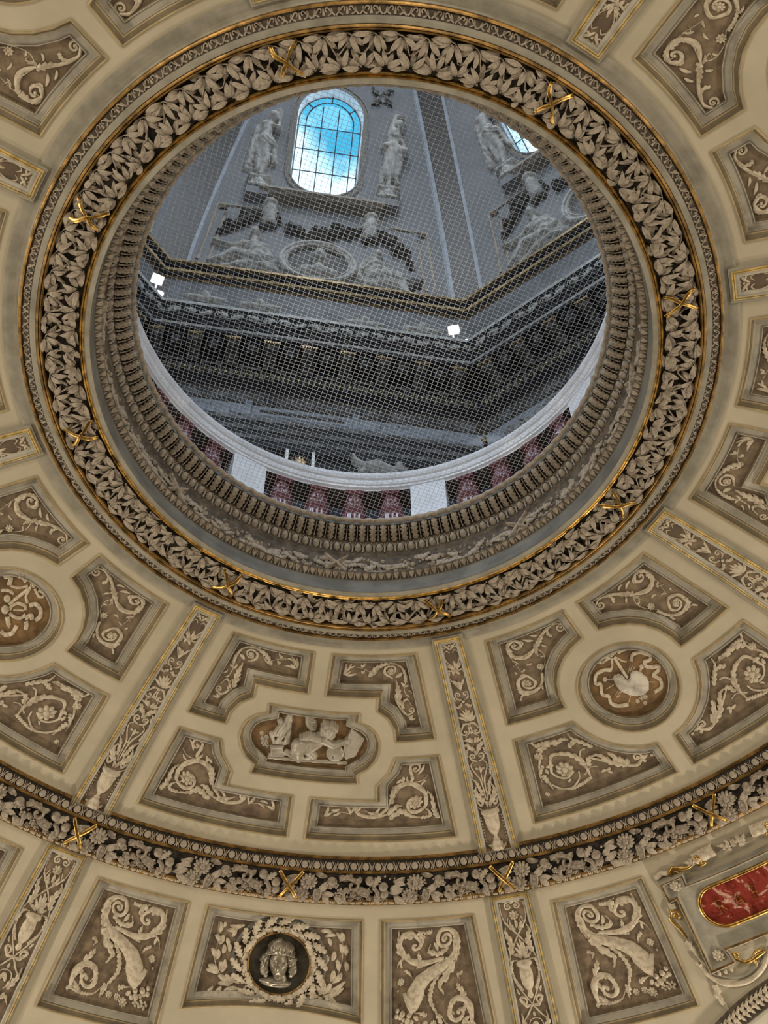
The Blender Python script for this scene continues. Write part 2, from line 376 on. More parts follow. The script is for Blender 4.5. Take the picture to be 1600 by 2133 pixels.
TR = {"upL":[["L",[[444,3101],[500,3030],[573,2990],[651,2990],[726,3034]],37.2],["V",[[659,3146],[584,3097],[576,3045],[600,3020],[628,3070]],17.4,1.0],["R",[[630,3070]],29.8],["L",[[783,3194],[767,3121],[728,3047],[676,3004]],27.3],["F",[[685,3135],[735,3093]],27.3],["L",[[759,3418],[734,3313],[715,3234],[693,3168]],49.6],["L",[[733,3365],[712,3338],[696,3311]],22.3],["V",[[724,3377],[784,3472],[852,3535],[900,3514],[881,3490]],16.1,1.2],["L",[[806,3467],[785,3407],[825,3372],[876,3441]],27.3],["S",[[783,3194],[778,3251],[800,3318]],11.2],["F",[[778,3251],[741,3197]],14.9],["F",[[775,3238],[814,3228]],14.9],["F",[[882,3583],[898,3539]],17.4],["F",[[882,3583],[933,3575]],17.4],["F",[[888,3583],[865,3549]],14.9],["F",[[208,3104],[221,2997]],19.9],["F",[[208,3104],[270,2988]],17.4],["F",[[249,3035],[302,3013]],14.9],["F",[[214,3110],[271,3074]],17.4],["F",[[220,3110],[325,3097]],17.4],["F",[[366,3030],[387,2984]],17.4],["F",[[366,3030],[355,2998]],14.9],["F",[[375,3096],[392,3056]],17.4],["F",[[381,3096],[365,3063]],14.9],["S",[[220,3110],[264,3028],[379,3043],[465,3095]],6.2],["L",[[434,3115],[487,3088],[534,3030]],24.8],["F",[[863,3323],[822,3281]],11.2],["F",[[846,3360],[801,3324]],11.2]],"loL":[["V",[[823,4459],[871,4291],[995,4244],[1143,4344],[1176,4470],[1073,4445]],34.5,1.1],["R",[[1072,4436]],69.1],["L",[[844,4432],[849,4308],[930,4249],[1082,4277]],44.9],["S",[[829,4441],[932,4258],[1090,4225],[1150,4168]],12.1],["V",[[932,4258],[1006,4209],[975,4117],[966,4063],[1017,4094]],22.4,1.0],["F",[[1047,4159],[1095,4056]],20.7],["L",[[1318,4606],[1264,4531],[1215,4386],[1165,4329]],41.4],["L",[[827,4539],[899,4470],[948,4463]],44.9],["L",[[849,4575],[956,4517],[1046,4566],[1149,4591]],51.8],["L",[[1149,4591],[1230,4580],[1205,4525],[1114,4474]],27.6],["V",[[844,4539],[717,4572],[582,4555],[517,4502],[543,4488]],24.2,1.3],["L",[[779,4546],[679,4536],[607,4501]],31.1],["F",[[761,4537],[832,4459]],27.6],["F",[[696,4545],[750,4466]],20.7],["F",[[482,4548],[419,4452]],20.7],["F",[[481,4539],[502,4458]],17.3],["F",[[238,4570],[266,4478]],24.2],["F",[[238,4570],[300,4539]],20.7],["F",[[296,4512],[376,4499]],20.7],["F",[[320,4564],[388,4525]],17.3],["S",[[238,4570],[348,4527],[481,4539]],8.6],["F",[[844,4272],[860,4380]],31.1],["F",[[861,4227],[905,4194]],24.2],["F",[[912,4239],[917,4168]],24.2],["F",[[950,4170],[998,4262]],17.3],["F",[[1139,4220],[1097,4270]],17.3],["R",[[848,4281]],22.4],["F",[[1165,4382],[1127,4329]],31.1]],"meU":[["V",[[-479,3111],[-340,3028],[-228,2993],[-168,3035],[-206,3055]],19.8,1.3],["L",[[-315,3098],[-328,3063],[-306,3019],[-257,3004]],24.2],["L",[[-508,3139],[-419,3085],[-355,3034]],37.4],["V",[[-499,3143],[-621,3198],[-718,3142],[-699,3038],[-622,3001],[-584,3046],[-640,3049]],28.6,0.7],["L",[[-704,3064],[-718,3142],[-655,3183],[-553,3159]],37.4],["L",[[-712,3060],[-685,3015],[-639,2993],[-634,3038]],24.2],["L",[[-596,3012],[-567,3054],[-617,3101]],19.8],["F",[[-469,3003],[-410,3033]],17.6],["F",[[-547,3021],[-473,3064]],19.8],["F",[[-482,3152],[-532,3198]],15.4],["F",[[-437,3132],[-407,3176]],15.4],["L",[[-491,3147],[-522,3217],[-489,3219]],13.2],["S",[[-499,3143],[-472,3227],[-512,3320],[-595,3393],[-635,3487]],7.7],["R",[[-566,3336]],35.2],["L",[[-586,3397],[-621,3465],[-683,3521],[-747,3535]],24.2],["V",[[-659,3518],[-769,3554],[-851,3507],[-823,3406],[-728,3376],[-691,3461],[-763,3452]],24.2,0.9],["R",[[-763,3452]],37.4],["L",[[-857,3463],[-856,3533],[-794,3558],[-727,3558]],33.0],["F",[[-721,3364],[-779,3368]],17.6],["F",[[-791,3335],[-796,3306]],13.2],["L",[[-914,3594],[-869,3555],[-825,3573]],15.4],["F",[[-648,3509],[-677,3566]],15.4],["L",[[-745,3186],[-724,3223],[-770,3246]],11.0],["F",[[-668,3275],[-611,3273]],13.2],["F",[[-728,3194],[-713,3242]],11.0],["S",[[-736,3134],[-741,3216],[-743,3327]],5.5],["F",[[-743,3327],[-696,3305]],13.2],["F",[[-511,3236],[-477,3253]],13.2]],"meL":[["R",[[-965,4387]],80.0],["V",[[-802,4532],[-778,4370],[-843,4268],[-995,4220],[-1091,4381],[-968,4386]],25.5,0.6],["L",[[-784,4410],[-810,4303],[-891,4227],[-982,4214]],47.3],["S",[[-1081,4037],[-1062,4153],[-1167,4312],[-1179,4437],[-1117,4543],[-1013,4579],[-901,4514],[-866,4442]],20.0],["L",[[-788,4537],[-898,4569],[-1018,4588],[-1137,4546]],27.3],["L",[[-1177,4374],[-1172,4439],[-1167,4536]],43.6],["L",[[-1071,4139],[-974,4097],[-865,4095],[-768,4113]],47.3],["L",[[-1073,4084],[-978,4074],[-874,4080]],32.7],["L",[[-916,4119],[-811,4095],[-768,4113]],32.7],["L",[[-622,4263],[-673,4197],[-734,4116],[-738,4048]],40.0],["L",[[-810,4183],[-740,4157],[-688,4191]],36.4],["S",[[-790,4451],[-789,4344],[-742,4266],[-690,4255]],18.2],["V",[[-698,4360],[-550,4479],[-392,4584],[-312,4560],[-332,4518]],23.6,1.3],["L",[[-420,4539],[-492,4474],[-528,4382],[-535,4378]],54.5],["L",[[-445,4549],[-550,4479],[-625,4359],[-708,4345]],50.9],["L",[[-755,4422],[-713,4354],[-639,4353]],40.0],["S",[[-836,4497],[-750,4446],[-687,4462]],12.7],["R",[[-1103,4193]],40.0],["F",[[-1114,4330],[-1119,4382]],25.5],["L",[[-1115,4286],[-1192,4369],[-1220,4445]],25.5],["F",[[-635,4527],[-689,4525]],21.8],["F",[[-635,4527],[-606,4571]],21.8],["F",[[-635,4527],[-597,4511]],21.8],["F",[[-323,4533],[-239,4533]],32.7],["F",[[-304,4563],[-281,4586]],25.5],["F",[[-220,4563],[-198,4543]],25.5],["R",[[-1248,4574]],23.6],["F",[[-1104,4312],[-1028,4306]],25.5],["F",[[-1011,4516],[-975,4486]],14.5],["S",[[-1112,4222],[-1080,4125]],10.9]],"horn":[["H",[[-1651,5754],[-1685,5863],[-1625,5966],[-1487,6040],[-1378,6131],[-1337,6251],[-1282,6296]],44.5,213.4],["V",[[-1681,5896],[-1690,5778],[-1605,5681],[-1512,5679],[-1491,5752],[-1569,5757]],32.3,1.3],["L",[[-1654,5720],[-1696,5827],[-1693,5942],[-1659,6047]],48.5],["L",[[-1646,5921],[-1539,5963],[-1450,6033],[-1369,6118]],32.3],["L",[[-1606,5963],[-1525,6047],[-1421,6120],[-1417,6246]],48.5],["L",[[-1679,5946],[-1624,6071],[-1571,6146],[-1623,6228]],71.1],["L",[[-1574,6019],[-1505,6147],[-1501,6272],[-1593,6402],[-1648,6500]],38.8],["L",[[-1592,6387],[-1626,6453],[-1641,6502]],42.0],["L",[[-1779,6052],[-1736,6077],[-1763,6119]],29.1],["L",[[-1835,6259],[-1752,6168],[-1738,6132]],38.8],["V",[[-1934,6479],[-1903,6366],[-1821,6277],[-1725,6282],[-1701,6363],[-1789,6382]],42.0,0.8],["L",[[-1836,6274],[-1754,6276],[-1692,6335],[-1749,6398]],42.0],["L",[[-1847,6317],[-1837,6379],[-1850,6451]],32.3],["L",[[-1934,6479],[-1816,6502],[-1703,6481],[-1615,6397]],25.9],["L",[[-1966,6502],[-1911,6468],[-1822,6486]],29.1],["F",[[-1900,6426],[-1837,6483]],35.6],["V",[[-1579,5920],[-1401,5957],[-1247,5926],[-1148,5822],[-1148,5713],[-1237,5695],[-1334,5769],[-1285,5799]],38.8,0.7],["L",[[-1239,5912],[-1143,5840],[-1118,5747],[-1109,5665]],55.0],["L",[[-1255,5724],[-1166,5716],[-1122,5780]],45.3],["L",[[-1431,5683],[-1369,5692],[-1271,5668]],32.3],["L",[[-1294,5679],[-1353,5747],[-1317,5824]],42.0],["L",[[-1607,5831],[-1523,5885],[-1425,5861],[-1432,5793]],38.8],["F",[[-1509,5889],[-1410,5865]],29.1],["F",[[-1506,5857],[-1461,5785]],25.9],["L",[[-1324,5994],[-1439,5964],[-1512,5921]],19.4],["L",[[-1351,5930],[-1331,5886],[-1321,5856]],29.1],["L",[[-1187,5910],[-1148,5954],[-1135,6014]],19.4],["F",[[-1167,5932],[-1188,5991]],19.4],["L",[[-1215,6008],[-1274,6048],[-1300,6088]],22.6],["R",[[-1196,6109]],35.6],["B",[[-1177,6185]],11.3],["L",[[-1360,6104],[-1389,6175],[-1446,6239]],29.1],["L",[[-1482,6397],[-1436,6378],[-1361,6366]],35.6],["R",[[-1557,6462]],32.3],["R",[[-1476,6465]],32.3],["B",[[-1315,6385]],25.9],["B",[[-1248,6373]],29.1],["B",[[-1232,6399]],24.2],["B",[[-1195,6394]],22.6],["B",[[-1304,6433]],29.1],["B",[[-1345,6445]],22.6],["B",[[-1198,6348]],21.0],["B",[[-1263,6421]],19.4],["R",[[-1419,6494]],42.0],["F",[[-1403,6431],[-1356,6398]],29.1],["B",[[-1250,6454]],14.5],["B",[[-1237,6472]],14.5],["B",[[-1207,6465]],14.5],["B",[[-1194,6483]],14.5],["B",[[-1235,6494]],14.5],["B",[[-1214,6500]],14.5],["B",[[-1271,6485]],14.5],["B",[[-1262,6502]],14.5],["B",[[-1289,6474]],12.9],["B",[[-1298,6501]],12.9],["B",[[-1215,6514]],12.9],["B",[[-1317,6484]],12.9],["B",[[-1306,6462]],12.9]]}
# ================================================================== STRUCTURE: the vault shell
BAYN = {0: 'bottom centre bay', 1: 'bottom right bay', 2: 'right-hand bay', 3: 'upper right bay', 4: 'top bay', 5: 'upper left bay', 6: 'left-hand bay', 7: 'lower left bay'}
mir = lambda poly: [(-a, b) for a, b in poly][::-1]
CL = (.39, 3.83); CM = (0, 3.845)
RU = [(.073, 2.855), (.825, 2.855), (1.155, 3.772)]+arc(CL, (.778, 3.772), (.556, 3.44), 3)+[(.545, 3.305), (.073, 3.305)]
RL = [(.075, 4.352), (.69, 4.357)]+arc(CL, (.667, 4.22), (.80, 3.925), 2)+[(1.212, 3.93), (1.525, 4.782), (.075, 4.782)]
half = [(.42, 3.46)]+arc((.36, 3.85), (.42, 3.556), (.485, 4.105), 7)+[(.505, 4.20)]
RC = half+[(-a, b) for a, b in half[::-1]]
MR = [(.455*cos(2*pi*i/56), 3.845+.455*sin(2*pi*i/56)) for i in range(56)]
MU = [(.06, 2.868), (.815, 2.868), (1.15, 3.765)]+arc(CM, (.585, 3.775), (.07, 3.21), 6)
ML = arc(CM, (.073, 4.437), (.605, 3.918), 6)+[(1.19, 3.92), (1.51, 4.786), (.073, 4.775)]
LH = [(.905, 5.525), (1.80, 5.525), (2.24, 6.675), (1.075, 6.675)]
LP = [(-.75, 5.52), (.75, 5.52), (.875, 6.44)]+[(u*.175, 6.335+.105*(u/5)**2) for u in range(4, -5, -1)]+[(-.875, 6.44)]

def shell(P, r0, r1, holes, rings, extra=()):
    K = 3.8; tf = lambda p: Vector((p[0]/p[1]*K, p[1])); A = rad(22.5)*K
    nr = 24; edge = [Vector((-A+2*A*i/40, r0)) for i in range(40)]+[Vector((A, r0+(r1-r0)*i/nr)) for i in range(nr)]+[Vector((A-2*A*i/40, r1)) for i in range(40)]+[Vector((-A, r1-(r1-r0)*i/nr)) for i in range(nr)]
    V = list(edge); F = [list(range(len(V)))]
    for h in holes:
        h = (lambda q: subdiv(q, counts(q, .05)))(h if area2(h) > 0 else h[::-1]); n = len(V); V += [tf(p) for p in h]; F.append(list(range(n, len(V))))
    for i in range(1, 26):
        for j in range(1, rings): V.append(Vector((-A+2*A*i/26+.002*(j % 2), r0+(r1-r0)*j/rings)))
    v2, e2, f2, _, _, fo = delaunay_2d_cdt(V, [], F, 1, 1e-6)
    mb = MB(); mb.add([P(q.x/K*q.y, q.y, 0) for q in v2], [tuple(f) for f, o in zip(f2, fo) if len(o) == 1]); return mb
P0 = vault(0)
ceil_mb = MB(); revolve(ceil_mb, [(7.38, zr(7.38)), (7.42, zr(7.4)-.12), (9.8, 8.3)], n=96)
ceiling = build('ceiling', ceil_mb, 'plaster', kind='structure')
sh_r = shell(P0, 2.70, 4.96, [RU, mir(RU), RL, mir(RL), RC], 14).mesh('vault_bay', 'plaster')
sh_m = shell(P0, 2.70, 4.96, [MU, mir(MU), ML, mir(ML), MR], 14).mesh('vault_bay', 'plaster')
lo_r = shell(P0, 5.33, 7.38, [LH, mir(LH), LP], 10).mesh('lower_bay', 'plaster')
lo_m = shell(P0, 5.33, 7.38, [LH, mir(LH)], 10).mesh('lower_bay', 'plaster')
lo_p = shell(P0, 5.33, 7.38, [], 10).mesh('lower_bay', 'plaster')
for k in range(8):
    for me in ((sh_m if k % 2 else sh_r), (lo_r if k == 0 else lo_m if k in (1, 7) else lo_p)):
        o = link(me.name, me, ceiling); o.rotation_euler = (0, 0, -rad(45*k))

# ================================================================== ribs
PR = [(0, -.02, None), (.001, .030, 0), (.020, .030, 0), (.024, .040, 1), (.031, .040, 1), (.034, .031, 0), (.038, .039, 1), (.045, .039, 1), (.048, .030, 2), (.074, .030, 2), (.076, .024, 2), (.080, .012, 2)]
def rib_base(root, P, poly):
    poly = poly if area2(poly) > 0 else poly[::-1]; cn = counts(poly, .12); st = strips(P, poly, PR, lambda m: m, cn)
    build('rib_edge', st[0], 'fillet', root, smooth=False); build('gilt_bead', st[1], 'ribgold', root, smooth=False); build('border_band', st[2], 'streak', root, smooth=False)
    build('ground', fill(P, subdiv(inset(poly, .080), cn), .012, MB(), .10), 'ground', root)
def both(strk): return strk+[[s[0], [(-a, b) for a, b in s[1]]]+list(s[2:]) for s in strk]
def urn(root, P, prof, h0):
    mb = MB(); sec = [(cos(pi*i/10), sin(pi*i/10)) for i in range(11)]
    mb.grid(lambda p, c: P(-p[1]*c[0], p[0], h0+p[1]*c[1]*.75*(1+.05*(sin(9*math.acos(max(-1, min(1, c[0])))) if p[2] else 0))), prof, sec)
    build('urn', mb, 'relief', root)
RIBU = both([('V', [(.004, 2.865), (.025, 2.835), (.062, 2.80), (.05, 2.824)], .016, 1.2), ('L', [(.01, 2.80), (.03, 2.785), (.075, 2.775)], .02), ('S', [(.005, 3.06), (.055, 2.99), (.07, 2.92), (.04, 2.875), (.012, 2.90)], .013),
 ('L', [(.078, 3.0), (.085, 2.9), (.082, 2.83)], .02), ('L', [(.01, 3.075), (.045, 3.03), (.082, 2.99)], .026), ('V', [(.015, 3.09), (.075, 3.08), (.06, 3.04)], .014, .8), ('F', [(0, 3.07), (.03, 3.13)], .02), ('S', [(.004, 3.28), (.05, 3.20), (.085, 3.12)], .012),
 ('L', [(.075, 3.40), (.097, 3.27), (.088, 3.14)], .024), ('F', [(.085, 3.14), (.06, 3.09)], .02), ('F', [(0, 3.26), (.045, 3.19)], .018), ('V', [(.01, 3.40), (.05, 3.38), (.06, 3.33), (.035, 3.345)], .012, .8), ('L', [(.012, 3.44), (.06, 3.47), (.092, 3.42)], .022),
 ('F', [(.004, 3.62), (.028, 3.51)], .02), ('F', [(.006, 3.62), (.058, 3.53)], .02), ('F', [(.008, 3.625), (.085, 3.57)], .02), ('V', [(.01, 3.65), (.05, 3.66), (.09, 3.72), (.055, 3.735)], .016, .9), ('S', [(.005, 3.68), (.02, 3.75), (.06, 3.79)], .012),
 ('F', [(.006, 3.85), (.03, 3.795)], .018), ('F', [(.008, 3.85), (.06, 3.80)], .018), ('F', [(.01, 3.85), (.09, 3.815)], .018), ('L', [(.02, 3.93), (.075, 3.865), (.095, 3.90)], .036), ('L', [(.095, 3.99), (.085, 3.93), (.05, 3.91)], .03),
 ('V', [(.005, 4.05), (.05, 4.03), (.065, 3.985), (.038, 3.998)], .014, .9), ('F', [(.004, 3.98), (.02, 3.90)], .02), ('S', [(.012, 4.43), (.018, 4.25), (.062, 4.14), (.075, 4.08), (.045, 4.05)], .015), ('L', [(.085, 4.20), (.10, 4.10), (.088, 4.03)], .022),
 ('F', [(.01, 4.13), (.045, 4.12)], .018), ('L', [(.03, 4.40), (.06, 4.27), (.105, 4.20)], .03), ('L', [(.04, 4.46), (.09, 4.36), (.07, 4.29)], .05), ('V', [(.02, 4.44), (.07, 4.50), (.105, 4.42), (.075, 4.43)], .018, .8), ('F', [(.01, 4.52), (.02, 4.46)], .024),
 ('L', [(.015, 4.575), (.05, 4.56), (.105, 4.51)], .026), ('F', [(.005, 4.93), (.05, 4.87)], .022), ('F', [(.015, 4.945), (.085, 4.90)], .024)]+[('B', [(.098+.002*(i % 2), 4.62+.03*i)], .009-.0004*i) for i in range(9)])+[
 ('F', [(0, 3.06), (0, 2.98)], .018), ('R', [(0, 3.075)], .022), ('B', [(0, 2.825)], .010), ('F', [(0, 3.30), (0, 3.20)], .022), ('B', [(0, 3.42)], .014), ('F', [(0, 3.62), (0, 3.49)], .022), ('B', [(0, 3.66)], .016), ('R', [(0, 3.745)], .02), ('F', [(0, 4.17), (0, 4.10)], .02), ('S', [(0, 4.26), (0, 4.17)], .012), ('B', [(0, 4.44)], .012), ('F', [(0, 4.93), (0, 4.85)], .024)]
UR = [(4.545, .010, 0), (4.55, .085, 0), (4.575, .088, 0), (4.60, .062, 0), (4.615, .072, 0), (4.66, .066, 0), (4.70, .064, 1), (4.74, .056, 1), (4.785, .034, 1), (4.80, .018, 0), (4.825, .015, 0), (4.84, .03, 0), (4.85, .028, 0), (4.90, .05, 1), (4.94, .07, 1), (4.945, .01, 0)]
RIBL = both([('V', [(.004, 5.475), (.03, 5.455), (.065, 5.48), (.04, 5.50)], .014, 1.2), ('L', [(.03, 5.45), (.075, 5.44), (.10, 5.40)], .03), ('S', [(.115, 5.47), (.118, 5.56), (.10, 5.64)], .013), ('S', [(.06, 5.71), (.075, 5.66), (.06, 5.60)], .012), ('S', [(-.10, 5.64), (0, 5.765), (.10, 5.90)], .018),
 ('L', [(.10, 5.92), (.085, 5.82), (.115, 5.73), (.10, 5.68)], .05), ('L', [(.02, 5.72), (.05, 5.66), (.045, 5.62)], .026), ('F', [(.005, 5.96), (.03, 5.83)], .022), ('F', [(.008, 5.965), (.06, 5.87)], .022), ('F', [(.01, 5.97), (.085, 5.93)], .022), ('S', [(.10, 5.90), (.135, 6.02), (.115, 6.17), (0, 6.365)], .016),
 ('L', [(.135, 6.10), (.12, 6.0), (.055, 5.98)], .032), ('L', [(.06, 6.24), (.115, 6.14), (.13, 6.02)], .022), ('F', [(.12, 6.22), (.10, 6.27)], .016), ('V', [(.01, 6.365), (.06, 6.37), (.11, 6.31), (.075, 6.335)], .02, .9), ('S', [(0, 6.365), (.07, 6.45), (.13, 6.50)], .016), ('L', [(.06, 6.60), (.11, 6.52), (.12, 6.42)], .05), ('S', [(.04, 6.62), (.07, 6.55), (.05, 6.49), (0, 6.47)], .012), ('F', [(0, 6.5), (.03, 6.56)], .03), ('L', [(.03, 6.70), (.08, 6.66), (.14, 6.72)], .04), ('F', [(0, 6.78), (.06, 6.70)], .03)])+[
 ('R', [(0, 5.585)], .045), ('F', [(0, 5.475), (0, 5.41)], .03), ('F', [(0, 5.70), (0, 5.63)], .026), ('F', [(0, 5.96), (0, 5.80)], .024), ('F', [(0, 6.42), (0, 6.46)], .02), ('B', [(0, 6.365)], .016), ('F', [(0, 6.78), (0, 6.66)], .03)]
ULOW = [(5.985, .01, 0), (5.99, .065, 0), (6.02, .075, 0), (6.05, .05, 0), (6.07, .055, 0), (6.10, .062, 0), (6.15, .060, 0), (6.19, .055, 1), (6.225, .038, 1), (6.25, .016, 0), (6.29, .03, 0), (6.31, .012, 0)]
RLAB = {0: 'between the putto relief bay and the palette roundel bay', 1: 'at the lower right edge, between palette roundel and L-shaped coffers', 2: 'at the right edge, lined up with the gilt ribbon at three o\'clock', 3: 'at the upper right, beside the stained coffer', 4: 'cut short by the top edge, left of centre', 5: 'at the left edge, upper one', 6: 'at the left edge, lower one', 7: 'between the trophy roundel and the putto relief'}
def make_rib(name, label, poly, strokes, prof):
    c = P0(0, sum(p[1] for p in poly)/4, 0); root = thing(name, label, 'rib', c, 'ribs of the vault')
    rib_base(root, P0, poly); ornament(root, P0, strokes, 1.0, h0=.012); urn(root, P0, prof, .012); return root
pr = make_rib('vault_rib', '', [(-.137, 2.72), (.137, 2.72), (.197, 5.03), (-.197, 5.03)], RIBU, UR)
for k in range(1, 8): dup(pr, -rad(22.5+45*k), 'gilt-edged vault rib '+RLAB[k])
def rotate_root(r, az): r.location = Matrix.Rotation(-rad(az), 4, 'Z') @ r.location; r.rotation_euler = (0, 0, -rad(az))
rotate_root(pr, 22.5); pr['label'] = 'gilt-edged vault rib '+RLAB[0]
pr = make_rib('lower_rib', '', [(-.20, 5.37), (.20, 5.37), (.245, 7.2), (-.245, 7.2)], RIBL, ULOW)
q = dup(pr, -rad(-22.5), 'gilt-edged pilaster strip below the fruit garland, at the lower left beside the horn coffer'); rotate_root(pr, 22.5); pr['label'] = 'gilt-edged pilaster strip below the fruit garland, at the bottom right of centre'
del pr['group'], q['group']; pr['group'] = q['group'] = 'ribs below the garland'

# ================================================================== coffers
def make_coffer(poly, key, mirror, ground='ground', name='coffer', hs=1.0):
    c = P0(sum(p[0] for p in poly)/len(poly), sum(p[1] for p in poly)/len(poly), 0)
    root = thing(name, '', 'coffer', c); panel(root, P0, poly, ground)
    if key: ornament(root, P0, TR[key], .001, mirror, hs, h0=-.076)
    return root
def spread(proto, poly, bays, label, group=None):
    vis = [k for k in bays if inview([vault(45*k)(a, b) for a, b in poly], -4)]
    for k in vis[1:]: dup(proto, -rad(45*k), label(k))
    rotate_root(proto, 45*vis[0]); proto['label'] = label(vis[0])
    return proto
EVEN, ODD = (0, 2, 4, 6), (1, 3, 5, 7)
def side(k, left):  # where the panel sits as seen from the middle of the room
    return 'anticlockwise' if left else 'clockwise'
SD = {(0, 1): 'left', (0, 0): 'right', (1, 1): 'left', (1, 0): 'right', (2, 1): 'lower', (2, 0): 'upper', (3, 1): 'right', (3, 0): 'left', (4, 1): 'right', (4, 0): 'left', (5, 1): 'upper', (5, 0): 'lower', (6, 1): 'upper', (6, 0): 'lower', (7, 1): 'left', (7, 0): 'right'}
for left in (0, 1):
    f = mir if left else (lambda p: p)
    spread(make_coffer(f(RU), 'upL', left), f(RU), EVEN, lambda k: 'L-shaped coffer with narrow leaf scroll near the ring, %s in the %s' % (SD[k, left], BAYN[k]))
    spread(make_coffer(f(RL), 'loL', left), f(RL), EVEN, lambda k: 'L-shaped coffer with flower scroll near the fruit garland, %s in the %s' % (SD[k, left], BAYN[k]))
    spread(make_coffer(f(MU), 'meU', not left), f(MU), ODD, lambda k: 'curved coffer with acanthus volutes between ring and roundel, %s in the %s' % (SD[k, left], BAYN[k]))
    spread(make_coffer(f(ML), 'meL', not left), f(ML), ODD, lambda k: 'curved coffer with rosette scroll near the fruit garland, %s in the %s' % (SD[k, left], BAYN[k]))
    spread(make_coffer(f(LH), 'horn', not left, name='horn_coffer'), f(LH), (0, 1, 7), lambda k: 'coffer with cornucopia and fruit below the garland, %s in the %s' % (SD[k, left], BAYN[k]))
# ================================================================== ring mouldings round the opening
def ringmat(az, r, z, nr, nz, roll=0.0):
    a = rad(az); x = Vector((cos(a), -sin(a), 0)); n = Vector((nr*sin(a), nr*cos(a), nz)).normalized(); y = n.cross(x)
    xx = x*cos(roll)+y*sin(roll); yy = n.cross(xx)
    return Matrix(((xx.x, yy.x, n.x, r*sin(a)), (xx.y, yy.y, n.y, r*cos(a)), (xx.z, yy.z, n.z, z), (0, 0, 0, 1)))
def onprof(p, t):
    """point and visible normal at fraction t of a 2-point profile running from outer/lower to inner/upper"""
    (r0, z0), (r1, z1) = p; d = hyp(r1-r0, z1-z0)
    return r0+(r1-r0)*t, z0+(z1-z0)*t, -(z1-z0)/d, (r1-r0)/d
t1 = MB(); zv = zr(2.72)
revolve(t1, [(2.785, zr(2.785)+.004), (2.783, zr(2.785)-.014), (2.70, zv-.012), (2.672, 10.495), (2.662, 10.47)], mis=[0]*4)
revolve(t1, [(2.662, 10.47), (2.658, 10.447), (2.648, 10.440), (2.638, 10.446), (2.634, 10.462)], mis=[1]*4)
revolve(t1, [(2.634, 10.462), (2.569, 10.440)], mis=[2]); revolve(t1, [(2.569, 10.440), (2.567, 10.422), (2.524, 10.416), (2.521, 10.424)], mis=[0, 0, 0])
revolve(t1, [(2.521, 10.424), (2.519, 10.406), (2.510, 10.399), (2.502, 10.404), (2.499, 10.416), (2.494, 10.406), (2.486, 10.405), (2.480, 10.42), (2.479, 10.46)], mis=[3]*8)
trim1 = build('trim_1', t1, ['fillet', 'bronzegold', 'carvedg', 'bronzegold'], kind='structure', smooth=False)
# running scroll band of the outer ring
sc = MB(); nm = 104
for i in range(nm):
    az = 360*i/nm; Q = (lambda u, v, h, A=rad(az): Vector(((2.601+v)*sin(A+u/2.6), (2.601+v)*cos(A+u/2.6), 10.451-v*(-.33)-h)))
    for s in (-1, 1):
        ribbon(sc, Q, catmull([(s*.004, -.026), (s*.03, .0), (s*.052, .024), (s*.066, .012), (s*.058, -.002)], 8), lambda f: .0065*(1-.3*f), lambda f: .011, SEC_R)
        ribbon(sc, Q, catmull([(s*.05, -.026), (s*.02, -.006), (s*.03, .02)], 5), lambda f: .0055, lambda f: .010, SEC_R)
    ribbon(sc, Q, [Vector((.0785, -.022)), Vector((.0785, .0)), Vector((.0785, .024))], lambda f: .010*(1-.5*f), lambda f: .010, SEC_R)
build('scroll_frieze', sc, 'leaf', trim1, kind='stuff')

# laurel garland
LAZ = 10.437
def zl(r): return LAZ+.022*((r-2.345)/.12)**2
def laurel(az0):
    a0 = rad(az0)
    def P(u, v, h=0.0): r = 2.345+v; a = a0+u/2.345; return Vector((r*sin(a), r*cos(a), zl(r)-h))
    return P
lau = thing('laurel_garland', 'wide ring of laurel leaves in stucco around the round opening', 'garland', (0, 0, LAZ))
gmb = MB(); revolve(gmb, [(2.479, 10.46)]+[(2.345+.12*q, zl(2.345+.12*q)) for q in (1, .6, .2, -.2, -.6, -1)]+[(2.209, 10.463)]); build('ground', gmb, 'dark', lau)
def leafmesh(L, w, curl, name='leaf', mt='leaf'):
    mb = MB(); ts = [0, .18, .38, .58, .78, .92, 1.0]; ss = (-1, -.5, 0, .5, 1)
    mb.grid(lambda t, s: (t*L, s*w*(sin(pi*t**.85)**.8+.02)+curl*L*t*t, .016*sin(pi*t)*1.3+.006-abs(s)*.006+(-.007 if s == 0 else 0)), ts, ss)
    return mb.mesh(name, mt)
LV = [leafmesh(.135, .024, .10), leafmesh(.122, .025, -.12), leafmesh(.144, .023, .02), leafmesh(.126, .024, .16)]
jobs = []; stems = MB(); ber = MB()
NN = 180
